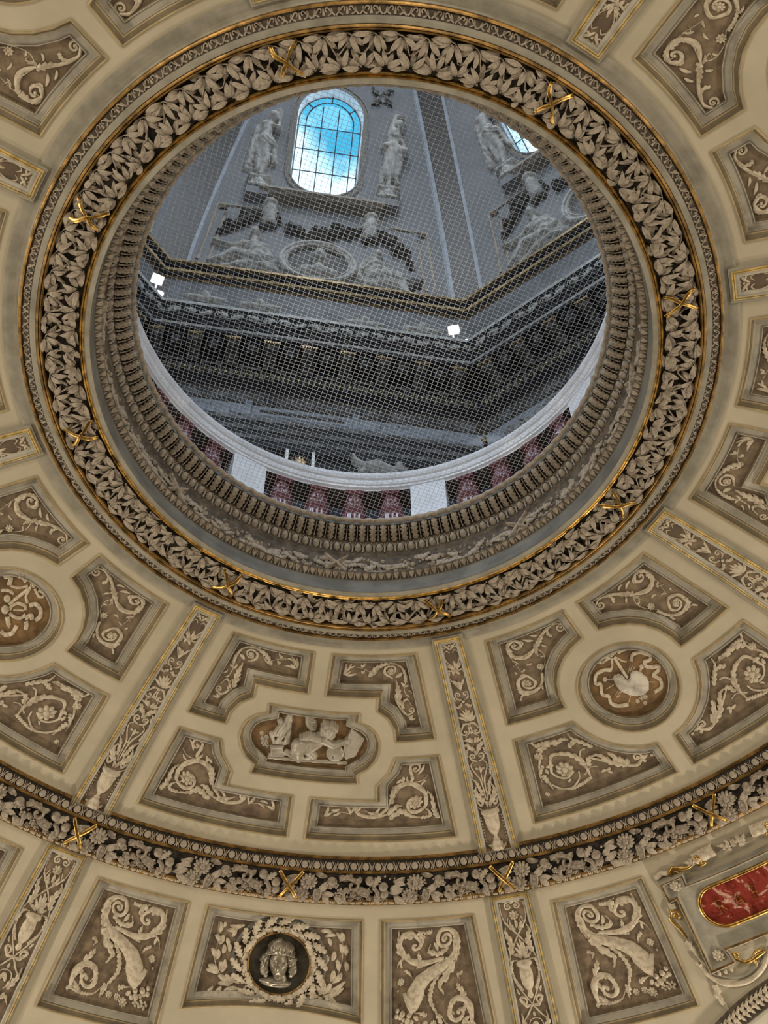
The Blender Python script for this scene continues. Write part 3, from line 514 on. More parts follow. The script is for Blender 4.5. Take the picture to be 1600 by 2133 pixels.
for k in range(NN):
    az = 360*k/NN; P = laurel(az); s = 1 if k % 2 else -1
    base = (rnd.uniform(-.015, .015), -s*(.116+rnd.uniform(-.006, .004)))
    fan = (-2, 22, 52, 82, 112, 142, 170) if k % 4 < 2 else (4, 36, 66, 97, 130, 162)
    for i, a in enumerate(fan):
        a = rad((a+rnd.uniform(-7, 7))*s); m = LV[rnd.randrange(4)]; b = (base[0]+.018*cos(a), base[1]+.018*sin(a)); L0_ = m.vertices[-1].co.x; L = L0_*rnd.uniform(.80, 1.02)
        while abs(b[1]+L*sin(a)) > .128 and L > .06: L -= .006
        jobs.append((m, frame_at(P, b[0], b[1], .004+.012*((i*2+k//2) % 3), a) @ Matrix.Rotation(rnd.uniform(-.28, .28), 4, 'X') @ Matrix.Rotation(rnd.uniform(-.10, .03), 4, 'Y') @ Matrix.Diagonal((L/L0_, .86, 1.2, 1))))
    if k % 2 == 0:
        ribbon(stems, P, catmull([(-.15, .06), (-.07, -.02), (base[0]-.02, base[1]*.8), (.05, base[1]*1.05)], 9), lambda f: .0048, lambda f: .034, SEC_R)
    for j in range(2): ball(ber, lambda u, v, h: P(u, v, h+.016), rnd.uniform(-.05, .05), rnd.choice((-1, 1))*rnd.uniform(.06, .118), .0085, n=6, m=3)
jobs.sort(key=lambda j: (j[1].translation-CAM).length)
rest = MB()
for i, (m, mx_) in enumerate(jobs):
    if i < 290: place('leaf', m, lau, mx_)
    else: rest.add([mx_ @ v.co for v in m.vertices], [tuple(p.vertices) for p in m.polygons])
build('leaf_mass', rest, 'leaf', lau, kind='stuff'); build('stem_mass', stems, 'leaf', lau, kind='stuff'); build('berry_mass', ber, 'leaf', lau, kind='stuff')
# crossed gilt ribbons over the laurel
RBL = {0: 'at the bottom right of centre', 1: 'at the bottom left', 2: 'at the left, lower one', 3: 'at the left, upper one', 4: 'at the top, left of the window', 5: 'at the upper right', 6: 'at the right', 7: 'at the lower right'}
for k in range(8):
    az = 22.5-45*k; P = laurel(az); root = thing('ribbon_cross', 'gilt ribbon crossed over the laurel garland '+RBL[k], 'ribbon', P(0, 0, .03), 'gilt ribbons on the laurel ring')
    for s in (-1, 1):
        mb = MB(); ribbon(mb, P, catmull([(-s*.085-.02, -.122), (-s*.045, -.06), (.0, .0), (s*.05+.012, .06), (s*.085-.01, .122)], 14), lambda f: .0125+.0025*sin(f*9+s), lambda f: .040+.03*sin(pi*f)+(.008 if s > 0 else 0), ((-1, .72), (-.9, .95), (-.4, .86), (0, 1), (.4, .86), (.9, .95), (1, .72)))
        build('strap', mb, 'gold', root)
# inner gilt bead and grey soffit
t2 = MB()
revolve(t2, [(2.209, 10.463), (2.207, 10.440), (2.200, 10.430), (2.191, 10.429), (2.186, 10.438), (2.182, 10.428), (2.173, 10.427), (2.169, 10.434)], mis=[0]*7)
revolve(t2, [(2.169, 10.434), (2.127, 10.437)], mis=[1]); revolve(t2, [(2.127, 10.437), (2.121, 10.45), (2.121, 10.49), (2.127, 10.495), (2.132, 10.56), (2.122, 10.608)], mis=[2]*5)
build('trim_2', t2, ['gold', 'fillet', 'cavgrey'], kind='structure', smooth=False)
# the carved drum
TON, GAR, EGG, ACA = ((2.122, 10.612), (2.072, 10.656)), ((2.118, 10.68), (2.118, 10.94)), ((2.104, 10.978), (2.064, 11.095)), ((2.058, 11.105), (1.950, 11.198))
t3 = MB()
revolve(t3, [(2.122, 10.608), TON[0], TON[1], (2.072, 10.664), (2.118, 10.68), (2.125, 10.8), (2.118, 10.94), (2.106, 10.960), (2.102, 10.966), (2.104, 10.978)], mis=[0]*9)
revolve(t3, [EGG[0], (2.092, 11.04), EGG[1], (2.056, 11.098), (2.058, 11.105), (2.035, 11.16), (1.99, 11.19), ACA[1], (1.945, 11.204)], mis=[1, 1, 1, 2, 2, 2, 2, 1])
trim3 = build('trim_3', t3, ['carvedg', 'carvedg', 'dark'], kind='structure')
tg = MB(); n = 200
for i in range(n):
    r, z, nr, nz = onprof(TON, .5); m4 = ringmat(360*i/n, r, z, nr, nz); Q = lambda u, v, h: m4 @ Vector((u, v, h))
    ribbon(tg, Q, catmull([(0, .030), (0, 0), (0, -.033)], 6), lambda f: .026*(1-f**2.2)+.001, lambda f: .010, SEC_L); ribbon(tg, Q, [Vector((.031, .03)), Vector((.031, 0)), Vector((.031, -.032))], lambda f: .004, lambda f: .009, SEC_R)
build('tongue_band', tg, 'carved', trim3, kind='stuff')
eg = MB(); ball(eg, lambda u, v, h: Vector((u*.85, v*1.28, h*.8)), 0, 0, .036, 1, 10, 4); egm = eg.mesh('egg', 'carved')
dt = MB()
for s in (-1, 1): ribbon(dt, lambda u, v, h: Vector((u, v, h)), catmull([(s*.045, -.05), (s*.041, .015), (s*.020, .052)], 7), lambda f: .0045, lambda f: .014, SEC_R)
ribbon(dt, lambda u, v, h: Vector((u, v, h)), catmull([(.047, .045), (.047, 0), (.047, -.05)], 4), lambda f: .007*(1-f)+.001, lambda f: .012, SEC_R)
dtm = dt.mesh('egg_shell', 'carved'); n = 138
for i in range(n):
    r, z, nr, nz = onprof(EGG, .5); m4 = ringmat(360*i/n, r, z, nr, nz)
    place('egg', egm, trim3, m4); place('egg_shell', dtm, trim3, m4)
ac = MB()
def acP(u, v, h): # v 0..1 along the curved band
    ang = v*1.15; return Vector((u, -.075+.15*v, .022*sin(pi*v)+h))
base = [Vector((0, q/20)) for q in range(21)]
ribbon(ac, acP, base, lambda f: (.040*(.70+.30*f)*(.50+.56*((f*4) % 1)**.6)*(1-.75*(max(0, f-.8)/.2)**2),)*2, lambda f: .020+.012*f*f, ((-1, -.2), (-.8, .75), (-.42, .35), (-.12, 1.0), (.12, 1.0), (.42, .35), (.8, .75), (1, -.2)))
acm = ac.mesh('acanthus_leaf', 'carved')
ac2 = MB(); ribbon(ac2, acP, [Vector((.047, .05)), Vector((.047, .4)), Vector((.047, .75)), Vector((.047, .92))], lambda f: .003+.003*f, lambda f: .012, SEC_R); ball(ac2, lambda u, v, h: Vector((u, v-.06, h+.004)), .047, 0, .009, 1, 7, 3); ac2m = ac2.mesh('leaf_stalk', 'carved')
n = 134
for i in range(n):
    r, z, nr, nz = onprof(ACA, .5); m4 = ringmat(360*(i+.3)/n, r, z, nr, nz)
    place('acanthus_leaf', acm, trim3, m4); place('leaf_stalk', ac2m, trim3, m4)
# leaf-and-fruit swag band inside the drum
sw = MB(); oak = MB()
def oakleaf(mb, L, w, h_=.016):
    ribbon(mb, lambda u, v, h: Vector((u, v, h)), [Vector((L*q/16, 0)) for q in range(17)], lambda f: w*(sin(pi*(.08+.88*f))**.6)*(.48+.66*((f*4) % 1)), lambda f: h_, SEC_L)
oakleaf(oak, .11, .035); oakm = oak.mesh('oak_leaf', 'carved'); fr_ = MB()
for i in range(270):
    az = 360*i/270; dv = (i % 14)/14; sag = .05*(2*dv-1)**2-.03
    m4 = ringmat(az, 2.116, 10.80+sag+rnd.uniform(-.075, .075), -1, -.08, rnd.uniform(-.7, .7)+(pi if (i//7) % 2 else 0))
    place('oak_leaf', oakm, trim3, m4 @ Matrix.Rotation(rnd.uniform(-.3, .3), 4, 'X'))
    for j in range(3):
        m5 = ringmat(az+rnd.uniform(-1.2, 1.2), 2.118, 10.80+rnd.uniform(-.10, .10), -1, -.05); ball(fr_, lambda u, v, h: m5 @ Vector((u, v, h)), 0, 0, rnd.uniform(.010, .024), 1, 8, 3)
    if i % 34 == 0:
        for s in (-1, 1):
            mm_ = ringmat(az, 2.108, 10.80, -1, 0); ribbon(sw, lambda u, v, h: mm_ @ Vector((u, v, h)), catmull([(-.10, -s*.11), (0, 0), (.10, s*.11)], 8), lambda f: .014, lambda f: .04, SEC_R)
build('fruit_mass', fr_, 'carved', trim3, kind='stuff'); build('swag_ribbon', sw, 'carved', trim3)
# twisted rope at the lip
rp = MB(); nu = 720; nv = 10
def ropeP(i, j):
    a = 2*pi*i/nu; b = 2*pi*j/nv; tw = (i/nu*110*2*pi); rr = .027*(1+.16*cos(b-tw*1.0)); return Vector(((1.925+rr*cos(b))*sin(a), (1.925+rr*cos(b))*cos(a), 11.232+rr*sin(b)))
rp.grid(ropeP, range(nu), range(nv), True, True); build('rope', rp, 'carved', trim3)

# ================================================================== net, balustrade
nb = MB(); R_ = 1.915; zn = 11.285
def netpt(x, y): return Vector((x, y, zn-.02*(1-(x*x+y*y)/R_**2)-.012*sin(x*7.3+1)*sin(y*6.1)))
def cordline(p, d, w=.0013):
    n_ = Vector((-d.y, d.x)); t0 = -math.sqrt(max(0, R_*R_-p.dot(p))); k = max(2, int(-2*t0/.16)); pts = [p+d*(t0-2*t0*i/k) for i in range(k+1)]
    v = []
    for i, q in enumerate(pts):
        q = q+n_*(.006*sin(q.dot(d)*5+p.dot(n_)*9)); c = netpt(q.x, q.y)
        v += [c+Vector((n_.x*w, n_.y*w, 0)), c+Vector((-n_.x*w, -n_.y*w, 0)), c+Vector((0, 0, w))]
    nb.add(v, [(3*i+a, 3*i+3+a, 3*i+3+(a+1) % 3, 3*i+(a+1) % 3) for i in range(k) for a in range(3)])
for ang, pitch in ((12.4, .0335), (100.0, .041)):
    d = Vector((cos(rad(ang)), sin(rad(ang)))); n_ = Vector((-d.y, d.x)); q = -R_+.02
    while q < R_: cordline(n_*q, d); q += pitch
solo('safety_net', nb, 'cord', 'fine white safety net stretched across the round opening below the balustrade', 'net')
pl = MB(); revolve(pl, [(1.93, 11.262), (1.95, 11.30), (2.13, 11.305), (2.13, 11.36), (2.15, 11.40), (2.15, 11.43), (2.54, 11.43), (2.54, 11.30)], n=96)
solo('plinth', pl, 'white', 'white marble kerb ring under the balustrade, behind the rope moulding', 'plinth', smooth=False)
pl = MB(); revolve(pl, [(2.54, 11.30), (11.0, 11.30)], n=96)
build('floor', pl, 'hallfloor', kind='structure', smooth=False).name = 'floor'
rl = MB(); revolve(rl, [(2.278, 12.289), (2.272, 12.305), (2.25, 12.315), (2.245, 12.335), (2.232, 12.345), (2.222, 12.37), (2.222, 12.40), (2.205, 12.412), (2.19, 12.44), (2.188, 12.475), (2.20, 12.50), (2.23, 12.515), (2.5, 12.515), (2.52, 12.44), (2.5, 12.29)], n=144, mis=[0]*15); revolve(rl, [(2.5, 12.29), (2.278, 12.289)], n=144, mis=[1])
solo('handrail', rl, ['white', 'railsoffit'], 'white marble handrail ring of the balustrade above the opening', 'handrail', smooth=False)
BP = [(.095, 11.43), (.095, 11.50), (.07, 11.51), (.075, 11.54), (.06, 11.57), (.066, 11.61), (.092, 11.70), (.116, 11.79), (.127, 11.88), (.126, 11.95), (.118, 12.015), (.111, 12.035), (.119, 12.042), (.120, 12.052), (.111, 12.062), (.086, 12.075), (.078, 12.10), (.080, 12.13), (.088, 12.165), (.087, 12.195), (.074, 12.215), (.064, 12.222), (.066, 12.232), (.082, 12.24)]
bb = MB(); ns = 24
bb.grid(lambda p, j: Vector((p[0]*cos(2*pi*j/ns), p[0]*sin(2*pi*j/ns), p[1]-11.43)), BP, range(ns), cv=True); bbm = bb.mesh('baluster_shaft', 'porphyry')
ab = MB(); ab.box((0, 0, .832), .09, .09, .027); abm = ab.mesh('abacus', 'porphyry', False)
bc = MB(); bc.box((0, 0, .03), .092, .092, .03); bcm = bc.mesh('base_block', 'porphyry', False)
pb = MB(); pb.box((0, 0, .43), .172, .13, .43); pbm = pb.mesh('balustrade_pier', 'white', False)
CLK = ['far side', 'far right', 'right', 'near right', 'near side', 'near left', 'left', 'far left']
for k in range(8):
    for j, d in enumerate((-13.2, -4.4, 4.4, 13.2)):
        az = 45*k+d; a = rad(az); c = Vector((2.36*sin(a), 2.36*cos(a), 11.43)); x, y = proj(c+Vector((0, 0, .6)))
        t_ = thing('baluster', 'dark red marble baluster under the handrail, %s of four, %s of the opening' % (['first', 'second', 'third', 'last'][j], CLK[k]), 'baluster', c, 'red balusters')
        for nm_, me in (('shaft', bbm), ('abacus', abm), ('base_block', bcm)):
            o = place(nm_, me, t_, Matrix.Translation(c) @ Matrix.Rotation(-a, 4, 'Z'))
    az = 22.5+45*k; a = rad(az); o = link('balustrade_pier', pbm); o.location = (2.376*sin(a), 2.376*cos(a), 11.43); o.rotation_euler = (0, 0, -a)
    tag(o, 'white marble pier of the balustrade, %s' % ['right of the four front balusters', 'at the right, half hidden by the lip', 'near right', 'near side right', 'near side left', 'near left', 'at the left', 'left of the four front balusters'][k], 'pier', 'white balustrade piers')
# ================================================================== relief modelling: one continuous surface from capsules and ellipsoids
AFF = {'putto': [[-0.7277, 0.001391, 0.0001799, 7.056e-08, 4.557e-09, 1.022e-09], [3.468, -0.0004056, 0.001563, 8.713e-08, 2.16e-07, -1.773e-08]],
 'palette': [[-0.1278, 0.0008061, -0.0006074, 4.434e-08, -1.024e-09, -7.564e-09], [3.18, 0.0004976, 0.0009777, -1.346e-07, 5.962e-08, 4.054e-08]],
 'trophy': [[-0.4114, 0.000403, 0.0005192, 2.343e-08, -3.153e-10, 8.96e-09], [3.553, -0.0004904, 0.0004389, 6.102e-08, 1.127e-08, 3.958e-08]],
 'head': [[-0.4097, 0.0008531, 0.0001122, 5.643e-09, 3.5e-09, -2.917e-09], [5.67, -0.0001114, 0.0008071, 2.147e-08, 3.493e-08, -4.533e-08]],
 'port': [[-0.9343, 0.001743, 0.0002269, 2.37e-08, 1.378e-08, -1.115e-08], [5.537, -0.0003272, 0.001668, 9.819e-08, 1.49e-07, -1.862e-07]]}
def sketch(P, key, k, h0=0.0):
    """surface addressed in the sketch coordinates of one relief; heights in the same units times k"""
    a, b = AFF[key]
    def Q(x, y, h=0.0):
        m = (1, x, y, x*y, x*x, y*y); return P(sum(p*q for p, q in zip(a, m)), sum(p*q for p, q in zip(b, m)), h0+h*k)
    return Q
def relief(P, prims, step, blur=1):
    xs, ys, xe, ye = [], [], [], []
    for p in prims:
        if p[0] == 'c': rr = max(p[5], p[6]); xs += [p[1]-rr, p[3]-rr]; xe += [p[1]+rr, p[3]+rr]; ys += [p[2]-rr, p[4]-rr]; ye += [p[2]+rr, p[4]+rr]
        elif p[0] == 'e': rr = max(p[3], p[4]); xs.append(p[1]-rr); xe.append(p[1]+rr); ys.append(p[2]-rr); ye.append(p[2]+rr)
        elif p[0] == 'p': xs += [q[0] for q in p[1]]; xe += [q[0] for q in p[1]]; ys += [q[1] for q in p[1]]; ye += [q[1] for q in p[1]]
    X, Y = np.meshgrid(np.arange(min(xs)-step*2, max(xe)+step*2.5, step), np.arange(min(ys)-step*2, max(ye)+step*2.5, step), indexing='ij')
    Hh = np.full(X.shape, -1.0)
    for p in prims:
        if p[0] == 'c':
            _, x0, y0, x1, y1, r0, r1 = p[:7]; z = p[7] if len(p) > 7 else 0; fl = p[8] if len(p) > 8 else 1.0
            dx, dy = x1-x0, y1-y0; t = np.clip(((X-x0)*dx+(Y-y0)*dy)/max(1e-9, dx*dx+dy*dy), 0, 1); r = r0+(r1-r0)*t; d2 = (X-x0-t*dx)**2+(Y-y0-t*dy)**2
            h = np.where(d2 < r*r, z+fl*np.sqrt(np.maximum(r*r-d2, 0)), -1); Hh = np.maximum(Hh, h)
        elif p[0] == 'e':
            _, cx, cy, rx, ry, an, hz = p[:7]; z = p[7] if len(p) > 7 else 0; a = rad(an)
            u = ((X-cx)*cos(a)+(Y-cy)*sin(a))/rx; v = (-(X-cx)*sin(a)+(Y-cy)*cos(a))/ry; q = u*u+v*v
            Hh = np.maximum(Hh, np.where(q < 1, z+hz*np.sqrt(np.maximum(1-q, 0)), -1))
        elif p[0] == 'p':
            ins = np.zeros(X.shape, bool); pts = p[1]
            for i in range(len(pts)):
                (xa, ya), (xb, yb) = pts[i], pts[i-1]
                if ya != yb: ins ^= ((ya > Y) != (yb > Y)) & (X < (xb-xa)*(Y-ya)/(yb-ya)+xa)
            Hh = np.maximum(Hh, np.where(ins, p[2], -1))
        elif p[0] == 'g':
            _, cx, cy, rx, ry, an, dh = p; a = rad(an); u = ((X-cx)*cos(a)+(Y-cy)*sin(a))/rx; v = (-(X-cx)*sin(a)+(Y-cy)*cos(a))/ry
            Hh = np.where(Hh > 0, np.maximum(Hh+dh*np.exp(-(u*u+v*v)*1.4), .1*step), Hh)
        elif p[0] == 'w':
            _, cx, cy, rx, ry, an, wl, amp = p; a = rad(an); u = (X-cx)*cos(a)+(Y-cy)*sin(a); v = -(X-cx)*sin(a)+(Y-cy)*cos(a); m = np.exp(-((u/rx)**2+(v/ry)**2)**2)
            Hh = np.where(Hh > 0, np.maximum(Hh+m*amp*np.sin(2*pi*u/wl+.9*np.sin(v/wl*1.3)), .1*step), Hh)
    mask = Hh > 0; Hh = np.maximum(Hh, 0)
    for _ in range(blur):
        Pd = np.pad(Hh, 1, mode='edge'); Hb = (Pd[:-2, 1:-1]+Pd[2:, 1:-1]+Pd[1:-1, :-2]+Pd[1:-1, 2:]+4*Pd[1:-1, 1:-1])/8; Hh = np.where(mask, Hb, 0)
    cell = mask[:-1, :-1] | mask[1:, :-1] | mask[:-1, 1:] | mask[1:, 1:]; idx = -np.ones(X.shape, int); mb = MB(); fs = []
    for i, j in zip(*np.nonzero(cell)):
        f = []
        for a, b in ((i, j), (i+1, j), (i+1, j+1), (i, j+1)):
            if idx[a, b] < 0: idx[a, b] = len(mb.v); mb.v.append(P(float(X[a, b]), float(Y[a, b]), float(Hh[a, b])))
            f.append(int(idx[a, b]))
        fs.append(tuple(f))
    mb.f = fs; mb.m = [0]*len(fs); return mb
def flow(mb, P, pts, w, n=24, hh=.5, wave=0.0, sec=SEC_R):
    ribbon(mb, P, catmull(pts, n), lambda f: w*.5, lambda f: w*hh*(1+wave*sin(f*n*.9)), sec); return mb
FLAT = ((-1, 0), (-.95, .8), (-.3, .7), (.3, 1), (.95, .85), (1, 0))

# ---- centre coffer of the bottom bay: the putto at the drawing board
def root_of(poly, name, label, cat, bay):
    P = vault(45*bay); r = thing(name, label, cat, P(0, sum(p[1] for p in poly)/len(poly), 0)); return r, P
r_, P = root_of(RC, 'putto_relief', 'lozenge coffer with white putto drawing on a board, on amber ground', 'relief', 0)
panel(r_, P, RC, 'amber'); Q = sketch(P, 'putto', .00150, -.076)
pt = [('e', 600, 236, 50, 47, 0, 62, 12), ('c', 560, 290, 590, 255, 24, 26, 10), ('c', 540, 300, 425, 345, 42, 50, 6), ('e', 405, 352, 48, 54, 10, 52, 8), ('c', 402, 375, 405, 418, 44, 30, 8), ('c', 445, 355, 500, 408, 36, 25, 4), ('c', 402, 416, 325, 384, 28, 17, 6), ('c', 325, 384, 292, 402, 16, 12, 6),
 ('c', 500, 410, 440, 420, 22, 15, 2), ('c', 562, 296, 626, 336, 28, 20, 22), ('c', 626, 336, 700, 316, 20, 13, 22), ('e', 708, 314, 16, 13, 0, 16, 18), ('c', 712, 310, 730, 298, 5, 4, 22), ('c', 714, 315, 734, 308, 5, 4, 22), ('c', 712, 322, 730, 320, 5, 4, 20), ('c', 700, 305, 712, 292, 5, 4, 22), ('c', 535, 325, 482, 372, 24, 16, 20),
 ('e', 565, 215, 20, 18, 0, 20, 50), ('e', 590, 198, 22, 17, 0, 20, 52), ('e', 622, 200, 22, 17, 0, 20, 52), ('e', 645, 222, 16, 18, 0, 20, 45), ('e', 556, 245, 15, 18, 0, 20, 40), ('e', 575, 190, 14, 12, 0, 14, 40), ('e', 605, 215, 18, 14, 0, 18, 62), ('e', 618, 262, 20, 17, 0, 16, 52), ('e', 636, 252, 8, 7, 0, 12, 62), ('g', 628, 240, 8, 6, 0, -9), ('g', 607, 248, 8, 6, 0, -9), ('g', 626, 272, 10, 4, 0, -6), ('g', 470, 330, 8, 30, 30, -9), ('w', 600, 208, 50, 24, 20, 16, 5)]
build('putto', relief(Q, pt, 4.2), 'silver', r_)
build('wing', relief(Q, [('e', 486, 200, 34, 56, -22, 26), ('w', 486, 200, 60, 60, -70, 14, 5)], 4.5), 'silver', r_)
build('wing', relief(Q, [('c', 418, 278, 480, 266, 8, 18, 50), ('c', 480, 266, 538, 282, 18, 18, 50), ('w', 480, 272, 80, 40, 10, 14, 4)], 4.5), 'silver', r_)
build('drawing_board', relief(Q, [('p', [(745, 232), (828, 298), (770, 410), (702, 432), (690, 350)], 16), ('w', 760, 330, 60, 80, 30, 30, 1.5)], 5), 'silver', r_)
build('palette', relief(Q, [('e', 640, 390, 58, 52, 0, 10, 14), ('g', 625, 410, 9, 8, 0, -14)]+[('g', 640+44*cos(a), 390+38*sin(a), 6, 6, 0, 5) for a in (-1.4, -.8, -.2, .4, 1.0)], 4.5), 'silver', r_)
build('statuette', relief(Q, [('e', 286, 182, 18, 20, 0, 22, 8), ('c', 350, 150, 318, 215, 16, 24, 4), ('c', 320, 215, 290, 265, 30, 26, 4), ('c', 300, 200, 262, 245, 12, 10, 12), ('c', 292, 262, 232, 268, 22, 15, 6), ('c', 232, 268, 246, 318, 15, 10, 6), ('c', 300, 270, 268, 320, 22, 14, 6), ('c', 352, 160, 330, 318, 14, 18, 2), ('c', 245, 325, 320, 328, 10, 12, 2), ('w', 310, 230, 60, 90, 30, 18, 4)], 4), 'silver', r_)
build('pedestal', relief(Q, [('p', [(222, 340), (312, 344), (312, 350), (218, 352)], 26), ('p', [(226, 350), (306, 352), (304, 396), (224, 394)], 20), ('p', [(214, 394), (314, 396), (316, 408), (212, 406)], 26)], 4), 'silver', r_)
for x, y, q in ((188, 325, 26), (170, 262, 16), (200, 290, 18), (172, 300, 16), (205, 345, 14)): mb = MB(); rosette(mb, Q, x, y, q, 6); build('flower', mb, 'silver', r_)
mb = MB(); flow(mb, Q, [(186, 345), (178, 300), (168, 258)], 7); build('stem', mb, 'silver', r_)
build('ground_ledge', relief(Q, [('p', [(208, 408), (420, 426), (715, 446), (715, 462), (420, 444), (204, 424)], 16)], 5), 'silver', r_)
for k in (2, 4, 6):
    if inview([vault(45*k)(a, b) for a, b in RC], -2):
        r2, P2 = root_of(RC, 'lozenge_coffer', 'lozenge coffer cut by the photo edge in the %s' % BAYN[k], 'coffer', k); panel(r2, P2, RC, 'amber')

# ---- roundels
def roundel(bay, label):
    r, P = root_of(MR, 'roundel', label, 'roundel', bay); panel(r, P, MR, 'amber', step=.2); return r, P
def bits(r, Q, S, mt='relief'):
    for nm_, kind, a in S:
        mb = MB()
        if kind == 'f': flow(mb, Q, a[1], a[0], max(8, 6*len(a[1])), .42, .35, FLAT)
        elif kind == 's': flow(mb, Q, a[1], a[0], max(6, 5*len(a[1])), .5)
        elif kind == 'b': ball(mb, Q, *a)
        elif kind == 'r': rosette(mb, Q, *a)
        build(nm_, mb, mt, r)
r_, P = roundel(1, 'round medallion with painter\'s palette, brushes and ribbon on amber ground'); Q = sketch(P, 'palette', .00098, -.076)
build('palette', relief(Q, [('p', [(340, 400), (350, 372), (390, 362), (420, 372), (440, 392), (452, 412), (478, 412), (492, 395), (505, 350), (540, 330), (590, 345), (640, 390), (662, 440), (655, 500), (620, 540), (560, 553), (490, 545), (420, 515), (370, 465)], 26)]+[('g', x, y, 14, 12, 0, 10) for x, y in ((388, 447), (430, 487), (482, 513), (563, 507), (620, 462))], 7), 'stone', r_)
bits(r_, Q, [('ribbon', 'f', (30, [(325, 320), (250, 325), (185, 365), (180, 440), (225, 450), (240, 540), (300, 560), (320, 620), (390, 645), (480, 630)])), ('ribbon', 'f', (30, [(500, 240), (520, 180), (590, 165), (670, 190), (672, 230), (620, 250), (650, 295), (750, 288), (740, 330), (702, 370), (765, 410), (772, 480), (712, 520)])),
 ('ribbon_end', 'f', (26, [(345, 170), (400, 110), (460, 105), (450, 130), (380, 165)])), ('ribbon_end', 'f', (26, [(300, 195), (240, 215), (215, 250), (245, 250), (310, 205)])), ('ribbon_end', 's', (22, [(326, 215), (330, 280), (316, 330)])), ('pointer', 's', (14, [(355, 205), (420, 240), (460, 250)])), ('shaft', 's', (28, [(345, 205), (405, 300), (468, 396)])), ('ring', 's', (16, [(346, 178), (322, 202), (298, 178), (322, 154), (346, 178)])), ('pin_head', 'b', (322, 178, 14)),
 ('brush', 's', (7, [(470, 360), (492, 285)])), ('brush', 's', (7, [(486, 355), (512, 284)])), ('brush', 's', (7, [(500, 356), (538, 290)])), ('brush', 's', (7, [(358, 548), (392, 500)])), ('brush', 's', (7, [(368, 576), (405, 508)])), ('brush', 's', (7, [(386, 570), (418, 512)])), ('stick', 's', (7, [(276, 498), (345, 455)])), ('stick', 's', (7, [(662, 430), (735, 433)])), ('stick', 's', (7, [(498, 552), (480, 615)])), ('hammer', 's', (8, [(285, 408), (340, 412)])),
 ('knob', 'b', (265, 405, 21)), ('knob', 'b', (597, 292, 22)), ('knob', 'b', (585, 322, 13)), ('flower', 'r', (560, 605, 22)), ('flower', 'r', (630, 565, 22)), ('flower', 'r', (628, 618, 20)), ('flower', 'r', (594, 575, 20))])
r_, P = roundel(7, 'round medallion with wreath, spear and ribbons on amber ground, at the left edge'); Q = sketch(P, 'trophy', .00066, -.076)
bits(r_, Q, [('ring', 's', (22, [(466, 362), (432, 396), (398, 362), (432, 328), (466, 362)])), ('pin_head', 'b', (432, 362, 22)), ('shaft', 's', (44, [(400, 392), (250, 510), (110, 620)])), ('ribbon_end', 's', (34, [(360, 380), (230, 405), (125, 375)])), ('ribbon_end', 's', (38, [(388, 410), (335, 510), (352, 605)])), ('ribbon_end', 'f', (36, [(450, 410), (500, 510), (560, 520), (575, 480), (500, 430)])),
 ('wreath_half', 's', (46, [(120, 690), (150, 640), (230, 612), (310, 640), (332, 690)])), ('wreath_half', 's', (46, [(110, 735), (190, 795), (280, 795), (330, 750)])), ('wreath_band', 's', (24, [(165, 700), (230, 700), (300, 705)])), ('helmet', 'b', (85, 545, 48)), ('helmet_crest', 's', (40, [(0, 440), (100, 440), (172, 482)])), ('spear_point', 's', (60, [(85, 780), (95, 850), (106, 900)])), ('knob', 'b', (110, 918, 18)), ('boss', 'b', (60, 690, 56)),
 ('ribbon', 'f', (52, [(380, 630), (470, 620), (525, 690), (520, 780), (460, 830)])), ('ribbon', 'f', (56, [(320, 800), (400, 770), (415, 820)])), ('ribbon', 'f', (56, [(330, 840), (340, 890), (330, 950)])), ('ribbon', 'f', (52, [(0, 970), (60, 1020), (150, 1000), (215, 900)])), ('ribbon', 'f', (60, [(50, 240), (130, 270), (110, 365)])), ('ribbon', 'f', (60, [(240, 235), (300, 260), (340, 320)])), ('ribbon', 'f', (50, [(0, 200), (60, 230)]))])
for k in (3, 5):
    if inview([vault(45*k)(a, b) for a, b in MR], 0): roundel(k, 'plain-edged round medallion frame cut by the %s corner of the photo' % ('upper right' if k == 3 else 'upper left'))

# ---- the portrait coffer below the garland
r_, P = root_of(LP, 'portrait_coffer', 'coffer with bronze portrait of a man in a cap inside a leaf wreath', 'relief', 0)
panel(r_, P, LP, 'ground'); Q = sketch(P, 'head', .00084, -.076); Qp = sketch(P, 'port', .00170, -.076)
dm = MB(); dm.grid(lambda q, j: Q(430+335*q*cos(2*pi*j/48), 430+335*q*sin(2*pi*j/48), 18+30*q*q), [.01, .3, .6, .85, 1.0], range(48), cv=True); build('dish', dm, mat('dark_bronze', (0.075, 0.068, 0.055), 0.28, 0.55, var=.3, scale=5), r_)
rg = MB(); ribbon(rg, Q, [Vector((430+340*cos(2*pi*i/64), 430+338*sin(2*pi*i/64))) for i in range(65)], lambda f: 15, lambda f: 60, SEC_R); build('rim', rg, 'bronzegold', r_)
rg = MB(); ribbon(rg, Q, [Vector((430+505*cos(a), 430+500*sin(a))) for a in [pi*(-1.12+1.24*i/40) for i in range(41)]], lambda f: 22, lambda f: 20, ((-1, 0), (-.95, 1), (.95, 1), (1, 0))); build('outer_band', rg, 'cavgrey', r_)
